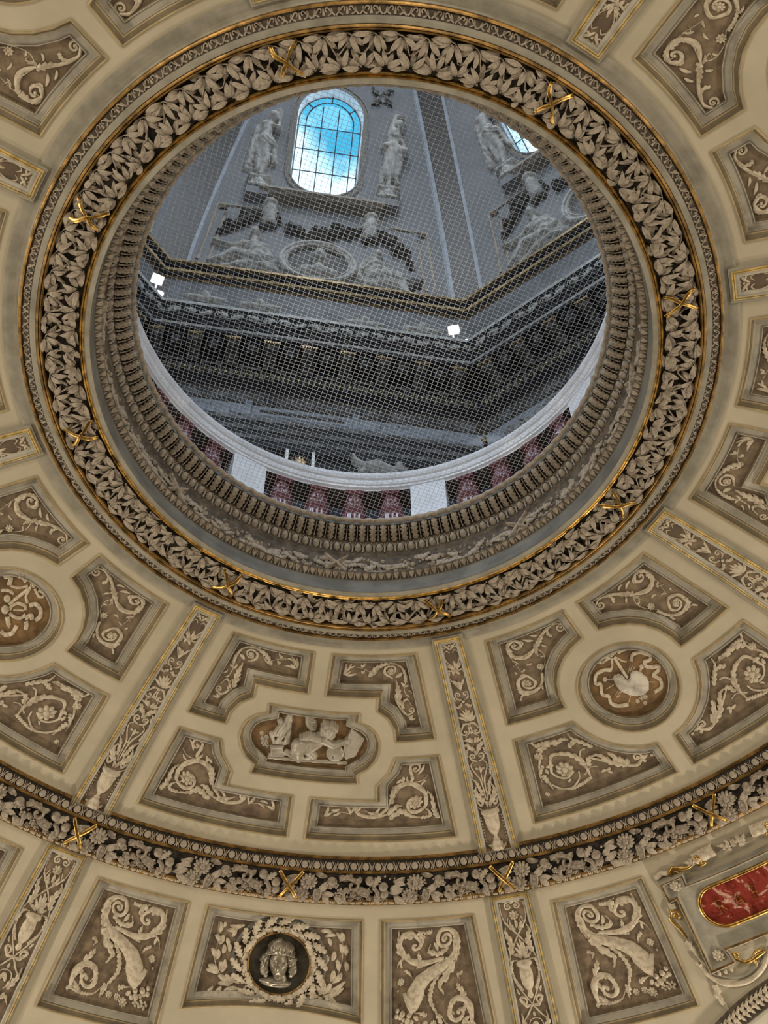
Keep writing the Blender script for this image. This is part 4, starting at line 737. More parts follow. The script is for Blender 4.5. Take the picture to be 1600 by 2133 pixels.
hd = [('e', 428, 430, 108, 155, 0, 118, 20), ('c', 432, 545, 440, 620, 72, 80, 14, .7), ('c', 405, 385, 398, 470, 13, 25, 128, .9), ('c', 345, 370, 398, 364, 14, 14, 100), ('c', 438, 366, 502, 378, 14, 14, 98), ('e', 412, 566, 40, 32, 0, 34, 78), ('c', 388, 520, 444, 528, 9, 9, 108), ('c', 394, 538, 438, 542, 9, 8, 104), ('g', 371, 403, 30, 19, 0, -42), ('g', 470, 411, 32, 19, 0, -42), ('e', 372, 402, 18, 11, 0, 16, 88), ('e', 470, 411, 19, 11, 0, 16, 84), ('g', 340, 480, 30, 46, 0, -20), ('g', 505, 490, 30, 50, 0, -20), ('g', 415, 530, 38, 5, 0, -18)]
build('face', relief(Q, hd, 7), 'bronze', r_)
for s, cx in ((-1, 268), (1, 578)):
    hr = [('c', cx+s*-40, 330, cx-s*6, 420, 34, 50, 30), ('c', cx-s*6, 420, cx+s*6, 500, 50, 46, 34), ('c', cx+s*6, 500, cx-s*10, 565, 46, 26, 28)]+[('e', cx+s*(26*sin(1.7*i)), 350+34*i, 30, 25, 20*i, 34, 40) for i in range(7)]+[('e', cx-s*(22+10*sin(2.1*i)), 372+34*i, 22, 20, 0, 26, 56) for i in range(6)]+[('w', cx, 470, 80, 150, 25, 26, 7)]
    build('hair', relief(Q, hr, 6), 'bronze', r_)
build('cap', relief(Q, [('e', 455, 255, 150, 88, 8, 120, 24), ('c', 318, 290, 440, 262, 24, 26, 110, .6), ('c', 440, 262, 585, 320, 26, 24, 100, .6), ('c', 380, 190, 450, 158, 22, 18, 60), ('w', 455, 230, 140, 60, 20, 60, 10)], 7), 'bronze', r_)
build('shoulders', relief(Q, [('e', 385, 640, 185, 62, 8, 64, 14), ('c', 215, 602, 380, 626, 10, 11, 70), ('c', 380, 626, 560, 640, 11, 10, 70), ('w', 390, 660, 160, 40, 70, 40, 5)], 8), 'bronze', r_)
lf = MB(); oakleaf(lf, .16, .045, .010); lfm = lf.mesh('oak_leaf', 'relief')
for i in range(36):
    a = 2*pi*i/36; rr = 415+(14 if i % 2 else -10); x, y = 430+rr*cos(a), 430+rr*sin(a)
    p0, p1 = Q(x, y), Q(x-10*sin(a), y+10*cos(a)); m4 = frame_at(lambda u, v, h: Q(u*1000, v*1000, h*1000), x/1000, y/1000, .03+.012*(i % 3)); dvec = (p1-p0).normalized(); an = math.atan2(dvec.dot(m4.col[1].to_3d()), dvec.dot(m4.col[0].to_3d()))
    place('oak_leaf', lfm, r_, m4 @ Matrix.Rotation(an+(.45 if i % 2 else -.4), 4, 'Z') @ Matrix.Rotation(.2*(-1)**i, 4, 'X'))
bm_ = MB()
for i in range(60): a = rnd.uniform(0, 2*pi); rr = rnd.uniform(365, 478); ball(bm_, Q, 430+rr*cos(a), 430+rr*sin(a), 14, 2.2, 7, 3)
build('berry_mass', bm_, 'relief', r_, kind='stuff')
PF = [((175, 180), (180, 120), 16), ((195, 150), (205, 120), 14), ((215, 165), (280, 150), 18), ((230, 140), (310, 138), 16), ((240, 200), (262, 160), 16), ((180, 235), (150, 190), 20), ((170, 240), (195, 190), 20), ((220, 250), (212, 205), 18), ((225, 280), (225, 235), 20), ((150, 310), (130, 260), 22), ((155, 320), (165, 265), 22), ((190, 290), (200, 240), 18), ((165, 395), (100, 375), 22), ((170, 390), (110, 350), 22), ((175, 380), (180, 330), 22), ((180, 390), (205, 320), 22), ((220, 455), (165, 405), 24), ((222, 450), (205, 400), 24), ((225, 455), (250, 395), 22), ((225, 460), (165, 450), 20), ((120, 520), (185, 465), 20), ((60, 525), (140, 465), 18), ((115, 530), (120, 475), 14), ((280, 480), (190, 495), 20), ((300, 500), (220, 515), 20), ((280, 450), (230, 430), 18)]
PF += [((775, 180), (715, 170), 18), ((800, 195), (740, 200), 16), ((840, 225), (825, 180), 18), ((830, 230), (800, 180), 18), ((770, 250), (755, 210), 16), ((850, 300), (848, 245), 20), ((830, 290), (820, 240), 20), ((775, 330), (790, 280), 20), ((750, 340), (745, 300), 18), ((855, 385), (850, 335), 20), ((810, 380), (800, 325), 20), ((770, 440), (785, 380), 22), ((780, 445), (830, 395), 22), ((720, 505), (725, 430), 24), ((725, 505), (770, 450), 24), ((715, 510), (690, 460), 20), ((730, 500), (850, 440), 18), ((730, 520), (840, 475), 18), ((760, 510), (830, 590), 22), ((740, 515), (800, 590), 20), ((700, 520), (770, 560), 16), ((640, 500), (700, 520), 20), ((560, 560), (500, 580), 14), ((400, 560), (440, 590), 14), ((350, 545), (390, 580), 14), ((620, 560), (660, 590), 14)]
for a, b, w in PF: build('laurel_leaf', stroke(MB(), Qp, ['F', [a, b], w*1.15], 1), 'relief', r_)
for pts in ([(170, 120), (160, 260), (150, 340), (215, 460), (300, 500)], [(830, 180), (835, 300), (800, 420), (715, 510), (640, 500)]): build('stem', flow(MB(), Qp, pts, 5), 'relief', r_)

# ================================================================== egg course, fruit garland, bead course under the vault
def vprof(pts): return [tuple(vault(0)(0, r, h)[1:3]) for r, h in pts]
t4 = MB(); revolve(t4, vprof([(4.925, -.002), (4.930, .022), (4.945, .026), (4.952, .016)]), mis=[0]*3); revolve(t4, vprof([(4.952, .016), (4.975, .035), (5.030, .062)]), mis=[1]*2)
revolve(t4, vprof([(5.030, .062), (5.034, .074), (5.050, .076), (5.056, .060), (5.07, .05)]), mis=[0]*4)
revolve(t4, vprof([(5.31, .035), (5.315, .052), (5.328, .056), (5.332, .048)]), mis=[0]*3); revolve(t4, vprof([(5.332, .048), (5.364, .040)]), mis=[2]); revolve(t4, vprof([(5.364, .040), (5.372, .040), (5.376, -.003)]), mis=[0, 0])
trim4 = build('trim_4', t4, ['bronzegold', 'dark', 'bronzegold'], kind='structure', smooth=False)
e2 = MB(); ball(e2, lambda u, v, h: Vector((u*.9, v*1.0, h*.8)), 0, 0, .038, 1, 10, 4); e2m = e2.mesh('egg', 'leaf')
d2 = MB()
for s in (-1, 1): flow(d2, lambda u, v, h: Vector((u, v, h)), [(s*.034, -.042), (s*.047, .0), (s*.030, .042)], .010, 8, 1.6)
flow(d2, lambda u, v, h: Vector((u, v, h)), [(.057, -.04), (.057, .005)], .016, 4, .9); flow(d2, lambda u, v, h: Vector((u, v, h)), [(.057, .005), (.057, .035)], .008, 4, 1.2); d2m = d2.mesh('egg_shell', 'leaf')
b1 = MB(); ball(b1, lambda u, v, h: Vector((u*1.25, v*.62, h*.9)), 0, 0, .022, 1, 9, 3); b1m = b1.mesh('bead', 'relief')
b2 = MB()
for s in (-1, 0, 1): flow(b2, lambda u, v, h: Vector((u, v, h)), [(.057+s*.017, .013), (.057+s*.013, -.012)], .011, 4, .8)
b2m = b2.mesh('bead_leaf', 'relief')
n = 272; dAz = 360/n
for i in range(n):
    az = i*dAz; a_ = (az+180) % 360-180
    if abs(a_) > 68: continue
    Pv = vault(az); m4 = frame_at(lambda u, v, h: Pv(u, v, .036+.036*(v-4.955)/.075+h), 0, 4.993, 0.0); place('egg', e2m, trim4, m4); place('egg_shell', d2m, trim4, m4)
    m4 = frame_at(Pv, 0, 5.348, .046); place('bead', b1m, trim4, m4); place('bead_leaf', b2m, trim4, m4)
def fruitP(az0):
    P = vault(az0); return lambda u, v, h=0.0: P(u, 5.19+v, .034+.034*math.sqrt(max(0, 1-(v/.15)**2))-.10*max(0, v-.05)+h)
fg = thing('fruit_garland', 'thick roll of stucco flowers, fruit and leaves between the two tiers of coffers', 'garland', (0, 0, 9.9))
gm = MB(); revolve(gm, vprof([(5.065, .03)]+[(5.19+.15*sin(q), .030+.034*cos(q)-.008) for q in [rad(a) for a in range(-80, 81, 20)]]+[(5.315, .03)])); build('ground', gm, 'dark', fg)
def shp(fn): mb = MB(); fn(mb); return mb
L0 = lambda u, v, h: Vector((u, v, h))
daisy = shp(lambda mb: rosette(mb, L0, 0, 0, .085, 12, .9)).mesh('flower', 'leaf')
star = shp(lambda mb: rosette(mb, L0, 0, 0, .034, 5, 1.3)).mesh('blossom', 'leaf')
apple = shp(lambda mb: ball(mb, L0, 0, 0, .046, 1.2, 10, 5)).mesh('fruit', 'leaf')
tulip = shp(lambda mb: [ribbon(mb, L0, [Vector((.14*q/7-.07, s*.018*(1-q/9))) for q in range(8)], lambda f: .028*(sin(pi*(.12+.8*f))**.7), lambda f: .05, SEC_L) for s in (-1, 0, 1)]).mesh('bud', 'leaf')
lfA = leafmesh(.150, .034, .12); lfB = leafmesh(.125, .030, -.15); oak2 = shp(lambda mb: oakleaf(mb, .13, .042)).mesh('oak_leaf', 'leaf')
curl = shp(lambda mb: ribbon(mb, L0, spiral_path([(-.10, .05), (-.03, .075), (.06, .05), (.03, 0.0)], .9), lambda f: .017*(1-.4*f), lambda f: .05, SEC_R)).mesh('curled_leaf', 'leaf')
pod = shp(lambda mb: ribbon(mb, L0, catmull([(-.06, 0), (0, .02), (.05, .0), (.035, -.03)], 10), lambda f: .016+.012*f, lambda f: .045, SEC_R)).mesh('pod', 'leaf')
MOTIF = [(daisy, .195, -.045, 0, .012), (daisy, .135, .085, 0, -.010), (tulip, .285, .085, 100, 0), (lfA, .29, .04, -35, .02), (lfA, .31, .05, 20, .0), (lfB, .33, .07, 45, .01), (apple, .42, -.05, 0, -.005), (star, .40, -.02, 0, .03), (star, .45, -.03, 0, .03), (curl, .585, -.03, 0, .01), (pod, .55, .07, -80, 0), (star, .50, .03, 0, .02), (star, .52, .11, 0, .0), (star, .62, .06, 0, .015), (star, .66, .09, 0, 0), (star, .60, .11, 0, 0),
 (tulip, .70, .03, 200, .0), (apple, .78, -.06, 0, -.012), (oak2, .80, -.02, -50, .02), (oak2, .86, .03, 100, .01), (apple, .905, -.01, 0, -.002), (apple, .91, .06, 0, -.006), (pod, .83, .04, 60, .01), (star, .76, .03, 0, .01), (star, .77, .10, 0, .0), (star, .82, .115, 0, 0), (star, .89, .11, 0, 0), (lfB, .97, .03, -50, .0), (lfA, 1.0, .08, 40, -.01), (lfB, 1.0, -.06, 10, .0), (lfA, .08, .02, 165, -.005), (oak2, .06, .10, 30, 0), (lfB, .10, -.09, 150, 0), (oak2, .62, -.10, 160, -.01), (lfA, .48, -.10, 20, -.01), (lfB, .71, -.09, 150, 0), (lfB, .25, -.11, 10, -.01), (lfA, .44, .08, 30, -.005), (star, .37, .115, 0, -.01), (star, .24, .12, 0, -.01), (star, .69, .125, 0, -.01)]
cnt = {}; bm_ = MB(); extra = {}
for k in range(-6, 6):
    for me, u, v, ang, dh in MOTIF:
        az = 11.25*k+math.degrees((u-.02)/5.19)
        if abs(az) > 64: continue
        Pf = fruitP(az); m4 = frame_at(Pf, 0, v, dh, rad(ang)+rnd.uniform(-.15, .15)); nm_ = me.name.split('.')[0]
        cnt[nm_] = cnt.get(nm_, 0)+1; place(nm_, me, fg, m4)
    Pf = fruitP(11.25*k)
    for j in range(26): ball(bm_, lambda u, v, h: Pf(u, v, h+.015), rnd.uniform(.0, 1.0), rnd.uniform(-.11, .13), rnd.uniform(.008, .014), 1.2, 6, 3)
build('berry_mass', bm_, 'leaf', fg, kind='stuff')
for k, s in ((-2, 'at the lower left edge'), (-1, 'above the left pilaster strip'), (0, 'above the portrait'), (1, 'above the right pilaster strip'), (2, 'above the name cartouche at the lower right')):
    Pf = fruitP(22.5*k); root = thing('garland_ribbon', 'gilt ribbon crossed round the fruit garland '+s, 'ribbon', Pf(0, 0, .02), 'gilt ribbons on the fruit garland')
    for q in (-1, 1): build('strap', flow(MB(), lambda u, v, h: Pf(u, v, h+.035+.02*(q > 0)), [(-q*.11, -.14), (-q*.045, -.05), (q*.035, .05), (q*.08, .125)], .032, 14, .35, .1, FLAT), 'gold', root)

# ================================================================== the name cartouche and the arch below it
Pc = vault(45)
cart = thing('name_cartouche', 'framed red marble name plate with gilt letters and scrolls, lower right', 'cartouche', Pc(0, 5.97, 0))
OUT = [(-.80, 5.60), (-.545, 5.592), (-.56, 5.68), (.56, 5.68), (.545, 5.592), (.80, 5.60), (.815, 5.80), (.735, 5.79), (.82, 6.45), (.545, 6.43), (.56, 6.315), (-.56, 6.315), (-.545, 6.43), (-.82, 6.45), (-.735, 5.79), (-.815, 5.80)]
STA = [(.405+.195*cos(a), 5.967+.195*sin(a)) for a in [pi*(-.5+i/16) for i in range(17)]]+[(-.405+.195*cos(a), 5.967+.195*sin(a)) for a in [pi*(.5+i/16) for i in range(17)]]
if area2(OUT) < 0: OUT = OUT[::-1]
st = strips(Pc, dense(OUT, .08), [(0, -.01, None), (.002, .085, 0), (.012, .098, 0), (.020, .098, 1), (.026, .085, 1), (.038, .070, 0), (.046, .060, 0)], lambda m: m)
fr = MB(); fr.add(st[0].v, st[0].f, 0); fr.add(st[1].v, st[1].f, 1); build('frame', fr, ['fillet', 'bronzegold'], cart, smooth=False)
pm = MB(); pin = inset(dense(OUT, .08), .046); us_ = pin
V = [Vector(p) for p in pin]; n0 = len(V); hole = dense(STA if area2(STA) > 0 else STA[::-1], .06); V += [Vector(p) for p in hole]
v2, e2_, f2, _, _, fo = delaunay_2d_cdt(V+[Vector((-.7+.14*i, 5.7+.15*j)) for i in range(11) for j in range(5)], [], [list(range(n0)), list(range(n0, len(V)))], 1, 1e-6)
pm.add([Pc(q.x, q.y, .060) for q in v2], [tuple(f) for f, o in zip(f2, fo) if len(o) == 1]); build('plate', pm, 'fillet', cart, smooth=False)
st = strips(Pc, hole, [(0, .060, None), (.002, .072, 0), (.012, .078, 0), (.018, .068, 0), (.022, .074, 0), (.028, .070, 0), (.032, .050, 0)], lambda m: m); build('rim', st[0], 'gold', cart, smooth=False)
build('marble_plate', fill(Pc, inset(hole, .032), .050, MB(), .08), 'redmarble', cart)
def glyph(strokes, x, y, s):
    mb = MB(); Q = lambda u, v, h: Pc(x+u*s, y-v*s, .050+h)
    for w, pts in strokes: ribbon(mb, Q, catmull(pts, max(2, 4*len(pts)-4)) if len(pts) > 2 else [Vector(p) for p in pts], lambda f: w*s*.5, lambda f: .016, ((-1, 0), (-.85, 1), (.85, 1), (1, 0)))
    return mb
SER = lambda x, y: (.07, [(x-.14, y), (x+.14, y)])
LET = {'letter_R': [(.15, [(.12, 0), (.12, 1)]), SER(.12, .03), SER(.10, .97), (.11, [(.12, .96), (.42, .97), (.56, .84), (.54, .62), (.40, .50), (.12, .49)]), (.14, [(.36, .50), (.72, .02)]), SER(.74, .03)], 'letter_A': [(.10, [(.05, 0), (.38, 1)]), (.15, [(.38, 1), (.72, 0)]), (.08, [(.17, .36), (.60, .36)]), SER(.04, .03), SER(.73, .03)], 'letter_F': [(.15, [(.14, 0), (.14, 1)]), SER(.14, .03), (.09, [(.0, .96), (.60, .96)]), (.08, [(.58, .98), (.60, .80)]), (.08, [(.14, .53), (.46, .53)]), (.07, [(.45, .63), (.45, .43)])]}
for nm_, x in (('letter_R', -.445), ('letter_A', -.275), ('letter_F', -.100)): build(nm_, glyph(LET[nm_], x, 6.028, .112), 'gold', cart)
for x, y in ((-.672, 5.678), (.672, 5.678), (-.665, 6.335), (.665, 6.335)):
    mb = MB(); rosette(mb, lambda u, v, h: Pc(u, v, .060+h), x, y, .055, 8); build('rosette', mb, 'relief', cart)
H = lambda h0: (lambda u, v, h: Pc(u, v, h0+h))
for s in (-1, 1):
    X = lambda pts: [(s*a, b) for a, b in pts]
    build('gilt_scroll', stroke(MB(), H(.04), ['V', X([(-.42, 5.565), (-.52, 5.575), (-.60, 5.535), (-.655, 5.56), (-.617, 5.585)]), .03, 1.1], 1), 'gold', cart)
    mb = MB(); flow(mb, H(.01), X([(-.40, 5.545), (-.30, 5.535), (-.19, 5.525)]), .11, 18, .55, .12); build('fluted_scroll', mb, 'relief', cart)
    build('gilt_scroll', stroke(MB(), H(.05), ['V', X([(-.30, 5.585), (-.37, 5.59), (-.40, 5.55), (-.36, 5.545)]), .028, 1.2], 1), 'gold', cart)
    for a, b in (((-.44, 5.56), (-.50, 5.52)), ((-.44, 5.56), (-.44, 5.50)), ((-.44, 5.56), (-.40, 5.50)), ((-.08, 5.55), (-.14, 5.50)), ((-.06, 5.55), (-.06, 5.48)), ((-.04, 5.56), (-.12, 5.58)), ((-.02, 5.55), (.01, 5.49))): build('leaf', stroke(MB(), H(.03), ['L', X([a, ((a[0]+b[0])/2+.01, (a[1]+b[1])/2), b]), .045], 1, hs=1.4), 'relief', cart)
    build('gilt_scroll', stroke(MB(), H(.03), ['V', X([(-.845, 6.14), (-.86, 6.04), (-.885, 5.95), (-.85, 5.885), (-.825, 5.925)]), .026, 1.1], 1), 'gold', cart)
    build('console', flow(MB(), H(.0), X([(-.80, 5.82), (-.815, 5.87)]), .075, 6, .6), 'relief', cart)
    build('acanthus_leaf', stroke(MB(), H(.02), ['L', X([(-.865, 6.15), (-.85, 6.22), (-.845, 6.30), (-.85, 6.36)]), .05], 1), 'relief', cart)
    build('knob', stroke(MB(), H(.02), ['B', X([(-.885, 6.35)]), .018], 1), 'relief', cart)
    build('shell_edge', flow(MB(), H(.02), X([(-.87, 6.36), (-.85, 6.47), (-.76, 6.565), (-.60, 6.605), (-.46, 6.585), (-.34, 6.53), (-.22, 6.42)]), .04, 26, .6, .3), 'relief', cart)
    build('shell_edge', flow(MB(), H(.015), X([(-.80, 6.47), (-.70, 6.53), (-.56, 6.56), (-.44, 6.53), (-.32, 6.46)]), .02, 20, .6), 'fillet', cart)
    build('gilt_scroll', stroke(MB(), H(.05), ['V', X([(-.26, 6.43), (-.34, 6.44), (-.47, 6.46), (-.54, 6.41), (-.52, 6.385)]), .026, .9], 1), 'gold', cart)
    build('gilt_scroll', stroke(MB(), H(.05), ['S', X([(-.40, 6.50), (-.37, 6.42), (-.28, 6.40)]), .026], 1), 'gold', cart)
    for q in range(3): build('bell_drop', stroke(MB(), H(.04), ['F', X([(-.74+.06*q, 6.455+.0*q), (-.755+.06*q, 6.495)]), .026], 1), 'relief', cart)
    build('leaf_drop', stroke(MB(), H(.0), ['L', X([(-.84, 6.55), (-.87, 6.64), (-.86, 6.72), (-.84, 6.78)]), .055], 1), 'relief', cart)
    build('fold', flow(MB(), H(.02), X([(-.81, 5.575), (-.73, 5.555), (-.66, 5.57)]), .05, 12, .5, .5), 'relief', cart)
ar = thing('lunette_arch', 'carved leaf arch over the pale lunette in the bottom right corner', 'arch', Pc(0, 6.7, 0))
am = MB(); F_ = lambda u: .20*u*u
am.grid(lambda q, u: Pc(u, 6.61+F_(u)+q[0], q[1]), [(0, -.01), (.005, .03), (.14, .035), (.15, .05), (.165, .05), (.17, -.01)], [-1.5+3*i/40 for i in range(41)]); build('band', am, 'carvedg', ar)
lm = MB()
for i in range(54):
    u = -1.45+2.9*i/53; x = rnd.uniform(-.2, .2)
    for s in (-1, 1): stroke(lm, lambda a, b, h: Pc(a, 6.685+F_(u)+b, .03+h), ['L', [(u, 0), (u+.02+s*.01, s*.03), (u+.05, s*.065)], .04], 1)
build('leaf_row', lm, 'relief', ar, kind='stuff')
tm = MB(); tm.grid(lambda r, u: Pc(u, 6.78+F_(u)+r*(7.36-6.78-F_(u)), .012), [0, .5, 1], [-1.4+2.8*i/30 for i in range(31)]); build('tympanum', tm, mat('white_plaster', (.62, .59, .50), .7, var=.04), ar)
# ================================================================== the octagonal hall above
A0, Z0, B0 = 10.2, 35.0, 12.0
T22 = math.tan(rad(22.5)); C22 = cos(rad(22.5))
def turn(p, f): a = rad(f); return Vector((p.x*cos(a)+p.y*sin(a), -p.x*sin(a)+p.y*cos(a), p.z))
def ell(t):
    if t < 0: return A0, Z0+t*.2094, 1.0, 0.0
    a = rad(t); y, z = A0*cos(a), Z0+B0*sin(a); n = Vector((cos(a)/A0, sin(a)/B0)).normalized(); return y, z, n.x, n.y
def face(f):
    """x along the wall, t in degrees up the cloister vault, h in front of the plaster"""
    def P(x, t, h=0.0): y, z, ny, nz = ell(t); return turn(Vector((x, y-h*ny, z-h*nz)), f)
    return P
def facem(f, dx=0.0, t0=0.0):
    """the same with metres upwards"""
    P = face(f); return lambda x, s, h=0.0: P(x+dx, t0+s/.203, h)
def flat(f, y):
    return lambda x, z, h=0.0: turn(Vector((x, y-h, z)), f)
def octa(mb, prof, mis=None):
    for i in range(len(prof)-1):
        v = []
        for k in range(8):
            a = rad(22.5+45*k)
            for (y, z) in prof[i:i+2]: r = y/C22; v.append((r*sin(a), r*cos(a), z))
        mb.add(v, [(2*k, 2*((k+1) % 8), 2*((k+1) % 8)+1, 2*k+1) for k in range(8)], mis[i] if mis else 0)
M['dsilver'] = mat('dark_silver', (.20, .20, .20), .45, .3, var=.3)
# ---- walls
WOUT = [(1.04, 30), (1.04, 41)]+[(1.04*cos(a), 41+5.2*sin(a)) for a in [pi*i/16 for i in range(1, 16)]]+[(-1.04, 41), (-1.04, 29)]+[(1.04*cos(a), 29+4.5*sin(a)) for a in [pi+pi*i/16 for i in range(1, 16)]]+[(1.04, 29)]
WOUT = [(a-.14, b) for a, b in WOUT]
def vwall():
    tf = lambda p: Vector((p[0], p[1]*.203)); V = []; tt = [i*2.5 for i in range(0, 29)]
    V = [Vector((ell(t)[0]*T22, t*.203)) for t in tt]+[Vector((-ell(t)[0]*T22, t*.203)) for t in tt[::-1]]
    n = len(V); h = [tf(p) for p in WOUT]; h = h if area2([(q.x, q.y) for q in h]) > 0 else h[::-1]; V += h; m = len(V)
    for t in tt[1:-1]:
        for i in range(-5, 6):
            x = ell(t)[0]*T22*i/6; V.append(Vector((x, t*.203+.01*(i % 2))))
    v2, e2, f2, _, _, fo = delaunay_2d_cdt(V, [], [list(range(n)), list(range(n, m))], 1, 1e-6); P = face(0); mb = MB()
    mb.add([P(q.x, q.y/.203) for q in v2], [tuple(f) for f, o in zip(f2, fo) if len(o) == 1]); return mb
vw = vwall().mesh('wall_upper', 'wallgrey'); SIDES = ['front', 'front_right', 'right', 'back_right', 'back', 'back_left', 'left', 'front_left']; walls = []
for k in range(8):
    o = link('wall_'+SIDES[k], vw, kind='structure'); o.rotation_euler = (0, 0, -rad(45*k)); walls.append(o)
cap = MB(); octa(cap, [(ell(70)[0], ell(70)[1]), (2.6, 46.75), (2.5, 47.6), (.01, 47.8)]); build('ceiling_upper', cap, 'wallgrey', kind='structure').name = 'ceiling.001'
# ---- lower wall and entablature
en = MB()
octa(en, [(10.4, 11.3), (10.4, 26.3), (10.3, 26.4), (10.3, 26.72), (10.24, 26.78), (10.33, 26.84), (10.33, 27.16), (10.26, 27.22), (10.26, 27.46), (10.2, 27.52), (10.35, 27.58)], [0, 0, 0, 6, 0, 0, 6, 0, 6, 0])
octa(en, [(10.35, 27.58), (10.35, 28.33)], [2]); octa(en, [(10.35, 28.33), (10.28, 28.40), (10.14, 28.50), (10.12, 28.56)], [3]*3)
octa(en, [(10.12, 28.56), (10.10, 29.02), (9.92, 29.26), (9.90, 29.56), (9.20, 29.56), (9.20, 29.70), (9.16, 29.74), (9.13, 29.79), (9.13, 29.93), (9.08, 29.97), (9.09, 30.0)], [0]*5+[1, 0, 0, 0, 1])
octa(en, [(9.09, 30.0), (9.07, 30.2), (8.98, 30.42)], [0, 0]); octa(en, [(8.98, 30.42), (8.96, 30.52), (10.15, 30.54)], [1, 0])
octa(en, [(10.15, 30.54), (10.10, 34.25)], [4]); octa(en, [(10.10, 34.25), (10.03, 34.28), (9.99, 34.34), (9.99, 34.42), (9.93, 34.44), (9.90, 34.52), (9.84, 34.56), (9.84, 34.68), (9.76, 34.70), (9.74, 34.78), (10.25, 34.80), (10.2, 35.0)], [5, 0, 0, 5, 5, 0, 0, 5, 5, 0, 4])
ent = build('trim_5', en, ['black', 'frieze', 'lightgrey', 'carvedg', mat('attic_stucco', (.19, .195, .21), .6, color2=(.10, .10, .105), scale=2), 'blackgold', M['dsilver']], kind='structure', smooth=False)
# modillions, soffit rosettes, eggs
md = MB()
prof = [(9.27, 29.54), (9.27, 29.36), (9.33, 29.29), (9.42, 29.31), (9.52, 29.36), (9.64, 29.36), (9.74, 29.28), (9.84, 29.20), (9.90, 29.25), (9.90, 29.54)]
mv = [Vector((x, y, z)) for x in (-.15, .15) for y, z in prof]; n = len(prof)
md.add(mv, [(i, (i+1) % n, n+(i+1) % n, n+i) for i in range(n)]+[tuple(range(n))[::-1], tuple(range(n, 2*n))], 0)
flow(md, lambda u, v, h: Vector((u, v, 29.32-h)), [(0, 9.36), (0, 9.6), (0, 9.86)], .16, 10, .35, .4)
mdc = MB(); mdc.box((0, 9.29, 29.50), .19, .06, .03); mdc.box((0, 9.27, 29.43), .165, .045, .035)
for i in range(5): ball(mdc, lambda u, v, h: Vector((u, 9.22-h, 29.41+v)), -.12+.06*i, 0, .028, 1, 6, 3)
mdm = md.mesh('modillion', mat('silvered_bracket', (.30, .29, .265), .42, .3, color2=(.035, .033, .03), scale=16, lo=.40, hi=.60)); mdcm = mdc.mesh('modillion_cap', 'blackgold', False)
rs = MB(); rosette(rs, lambda u, v, h: Vector((u, v, -h)), 0, 0, .15, 8, .9); ribbon(rs, lambda u, v, h: Vector((u, v, -h)), [Vector((.20*cos(2*pi*i/24), .20*sin(2*pi*i/24))) for i in range(25)], lambda f: .018, lambda f: .03, SEC_R); rsm = rs.mesh('soffit_rosette', M['dsilver'])
fl = MB(); fl.box((0, 9.86, 29.10), .26, .02, .02); flm = fl.mesh('soffit_fillet', 'frieze', False)
eb = MB(); ball(eb, lambda u, v, h: Vector((u, v*1.1, h)), 0, 0, .078, 1.05, 12, 5); ebm = eb.mesh('gilt_egg', mat('polished_gilding', (.62, .52, .34), .2, .85, var=.2))
es = MB()
for s in (-1, 1): flow(es, L0, [(s*.08, -.11), (s*.105, .0), (s*.05, .12)], .02, 8, 1.0)
flow(es, L0, [(.122, -.10), (.122, .1)], .022, 4, .8); esm = es.mesh('egg_shell', 'frieze')
def mrot(f): return Matrix.Rotation(-rad(f), 4, 'Z')
for f, x0 in ((0, -3.70), (45, -3.48), (-45, -3.76)):
    for i in range(9):
        x = x0+.905*i
        if abs(x) < 3.82:
            place('modillion', mdm, ent, mrot(f) @ Matrix.Translation((x, 0, 0))); place('modillion_cap', mdcm, ent, mrot(f) @ Matrix.Translation((x, 0, 0)))
        if abs(x+.4525) < 3.7: place('soffit_rosette', rsm, ent, mrot(f) @ Matrix.Translation((x+.4525, 9.54, 29.55))); place('soffit_fillet', flm, ent, mrot(f) @ Matrix.Translation((x+.4525, 0, .12)))
    for i in range(33):
        x = -3.96+.2475*i
        p0, p1 = Vector((x, 10.10, 29.02)), Vector((x, 9.92, 29.26)); c = (p0+p1)/2; nz = Vector((0, -.8, -.6)); m4 = mrot(f) @ Matrix(((1, 0, 0, c.x), (0, -.6, -.8, c.y), (0, .8, -.6, c.z), (0, 0, 0, 1)))
        place('gilt_egg', ebm, ent, m4); place('egg_shell', esm, ent, m4)
# carved silver bands
def scrollband(f, P, x0, x1, v0, hgt, mt, name, w):
    mb = MB(); x = x0; i = 0
    while x < x1:
        s = 1 if i % 2 else -1; c = (x+hgt*.5, v0); Q = P
        p = spiral_path([(x-hgt*.35, v0+s*hgt*.35), (x+hgt*.2, v0+s*hgt*.42), (x+hgt*.85, v0+s*hgt*.15), c], 1.0); ribbon(mb, Q, p, lambda f: w*(1-.5*f), lambda f: w*1.2, SEC_R)
        for a in (-.5, .3, 1.2, 2.2): stroke(mb, Q, ['L', [(c[0]+.1*hgt*cos(a), v0), (c[0]+.4*hgt*cos(a), v0+s*.3*hgt*sin(a)), (c[0]+.55*hgt*cos(a+.4), v0-s*.42*hgt*sin(a+.4))], w*3.2], 1)
        x += hgt*1.05; i += 1
    build(name, mb, mt, ent, kind='stuff')
for f in (0, 45, -45):
    scrollband(f, lambda x, v, h: turn(Vector((x, 9.045-.02-h*.9+(.24-v)*.12, 30.21+v-h*.2)), f), -3.6, 3.6, 0, .36, 'frieze', 'scroll_frieze', .022)
    mb = MB()
    for i in range(84):
        x = -4.1+8.2*i/83; stroke(mb, lambda u, v, h: turn(Vector((u, 10.35-.23*v-h*.2, 28.33+.20*v-h*.3)), f), ['F', [(x, 0.02), (x, 1.0)], .085], 1)
    build('leaf_band', mb, M['dsilver'], ent, kind='stuff')
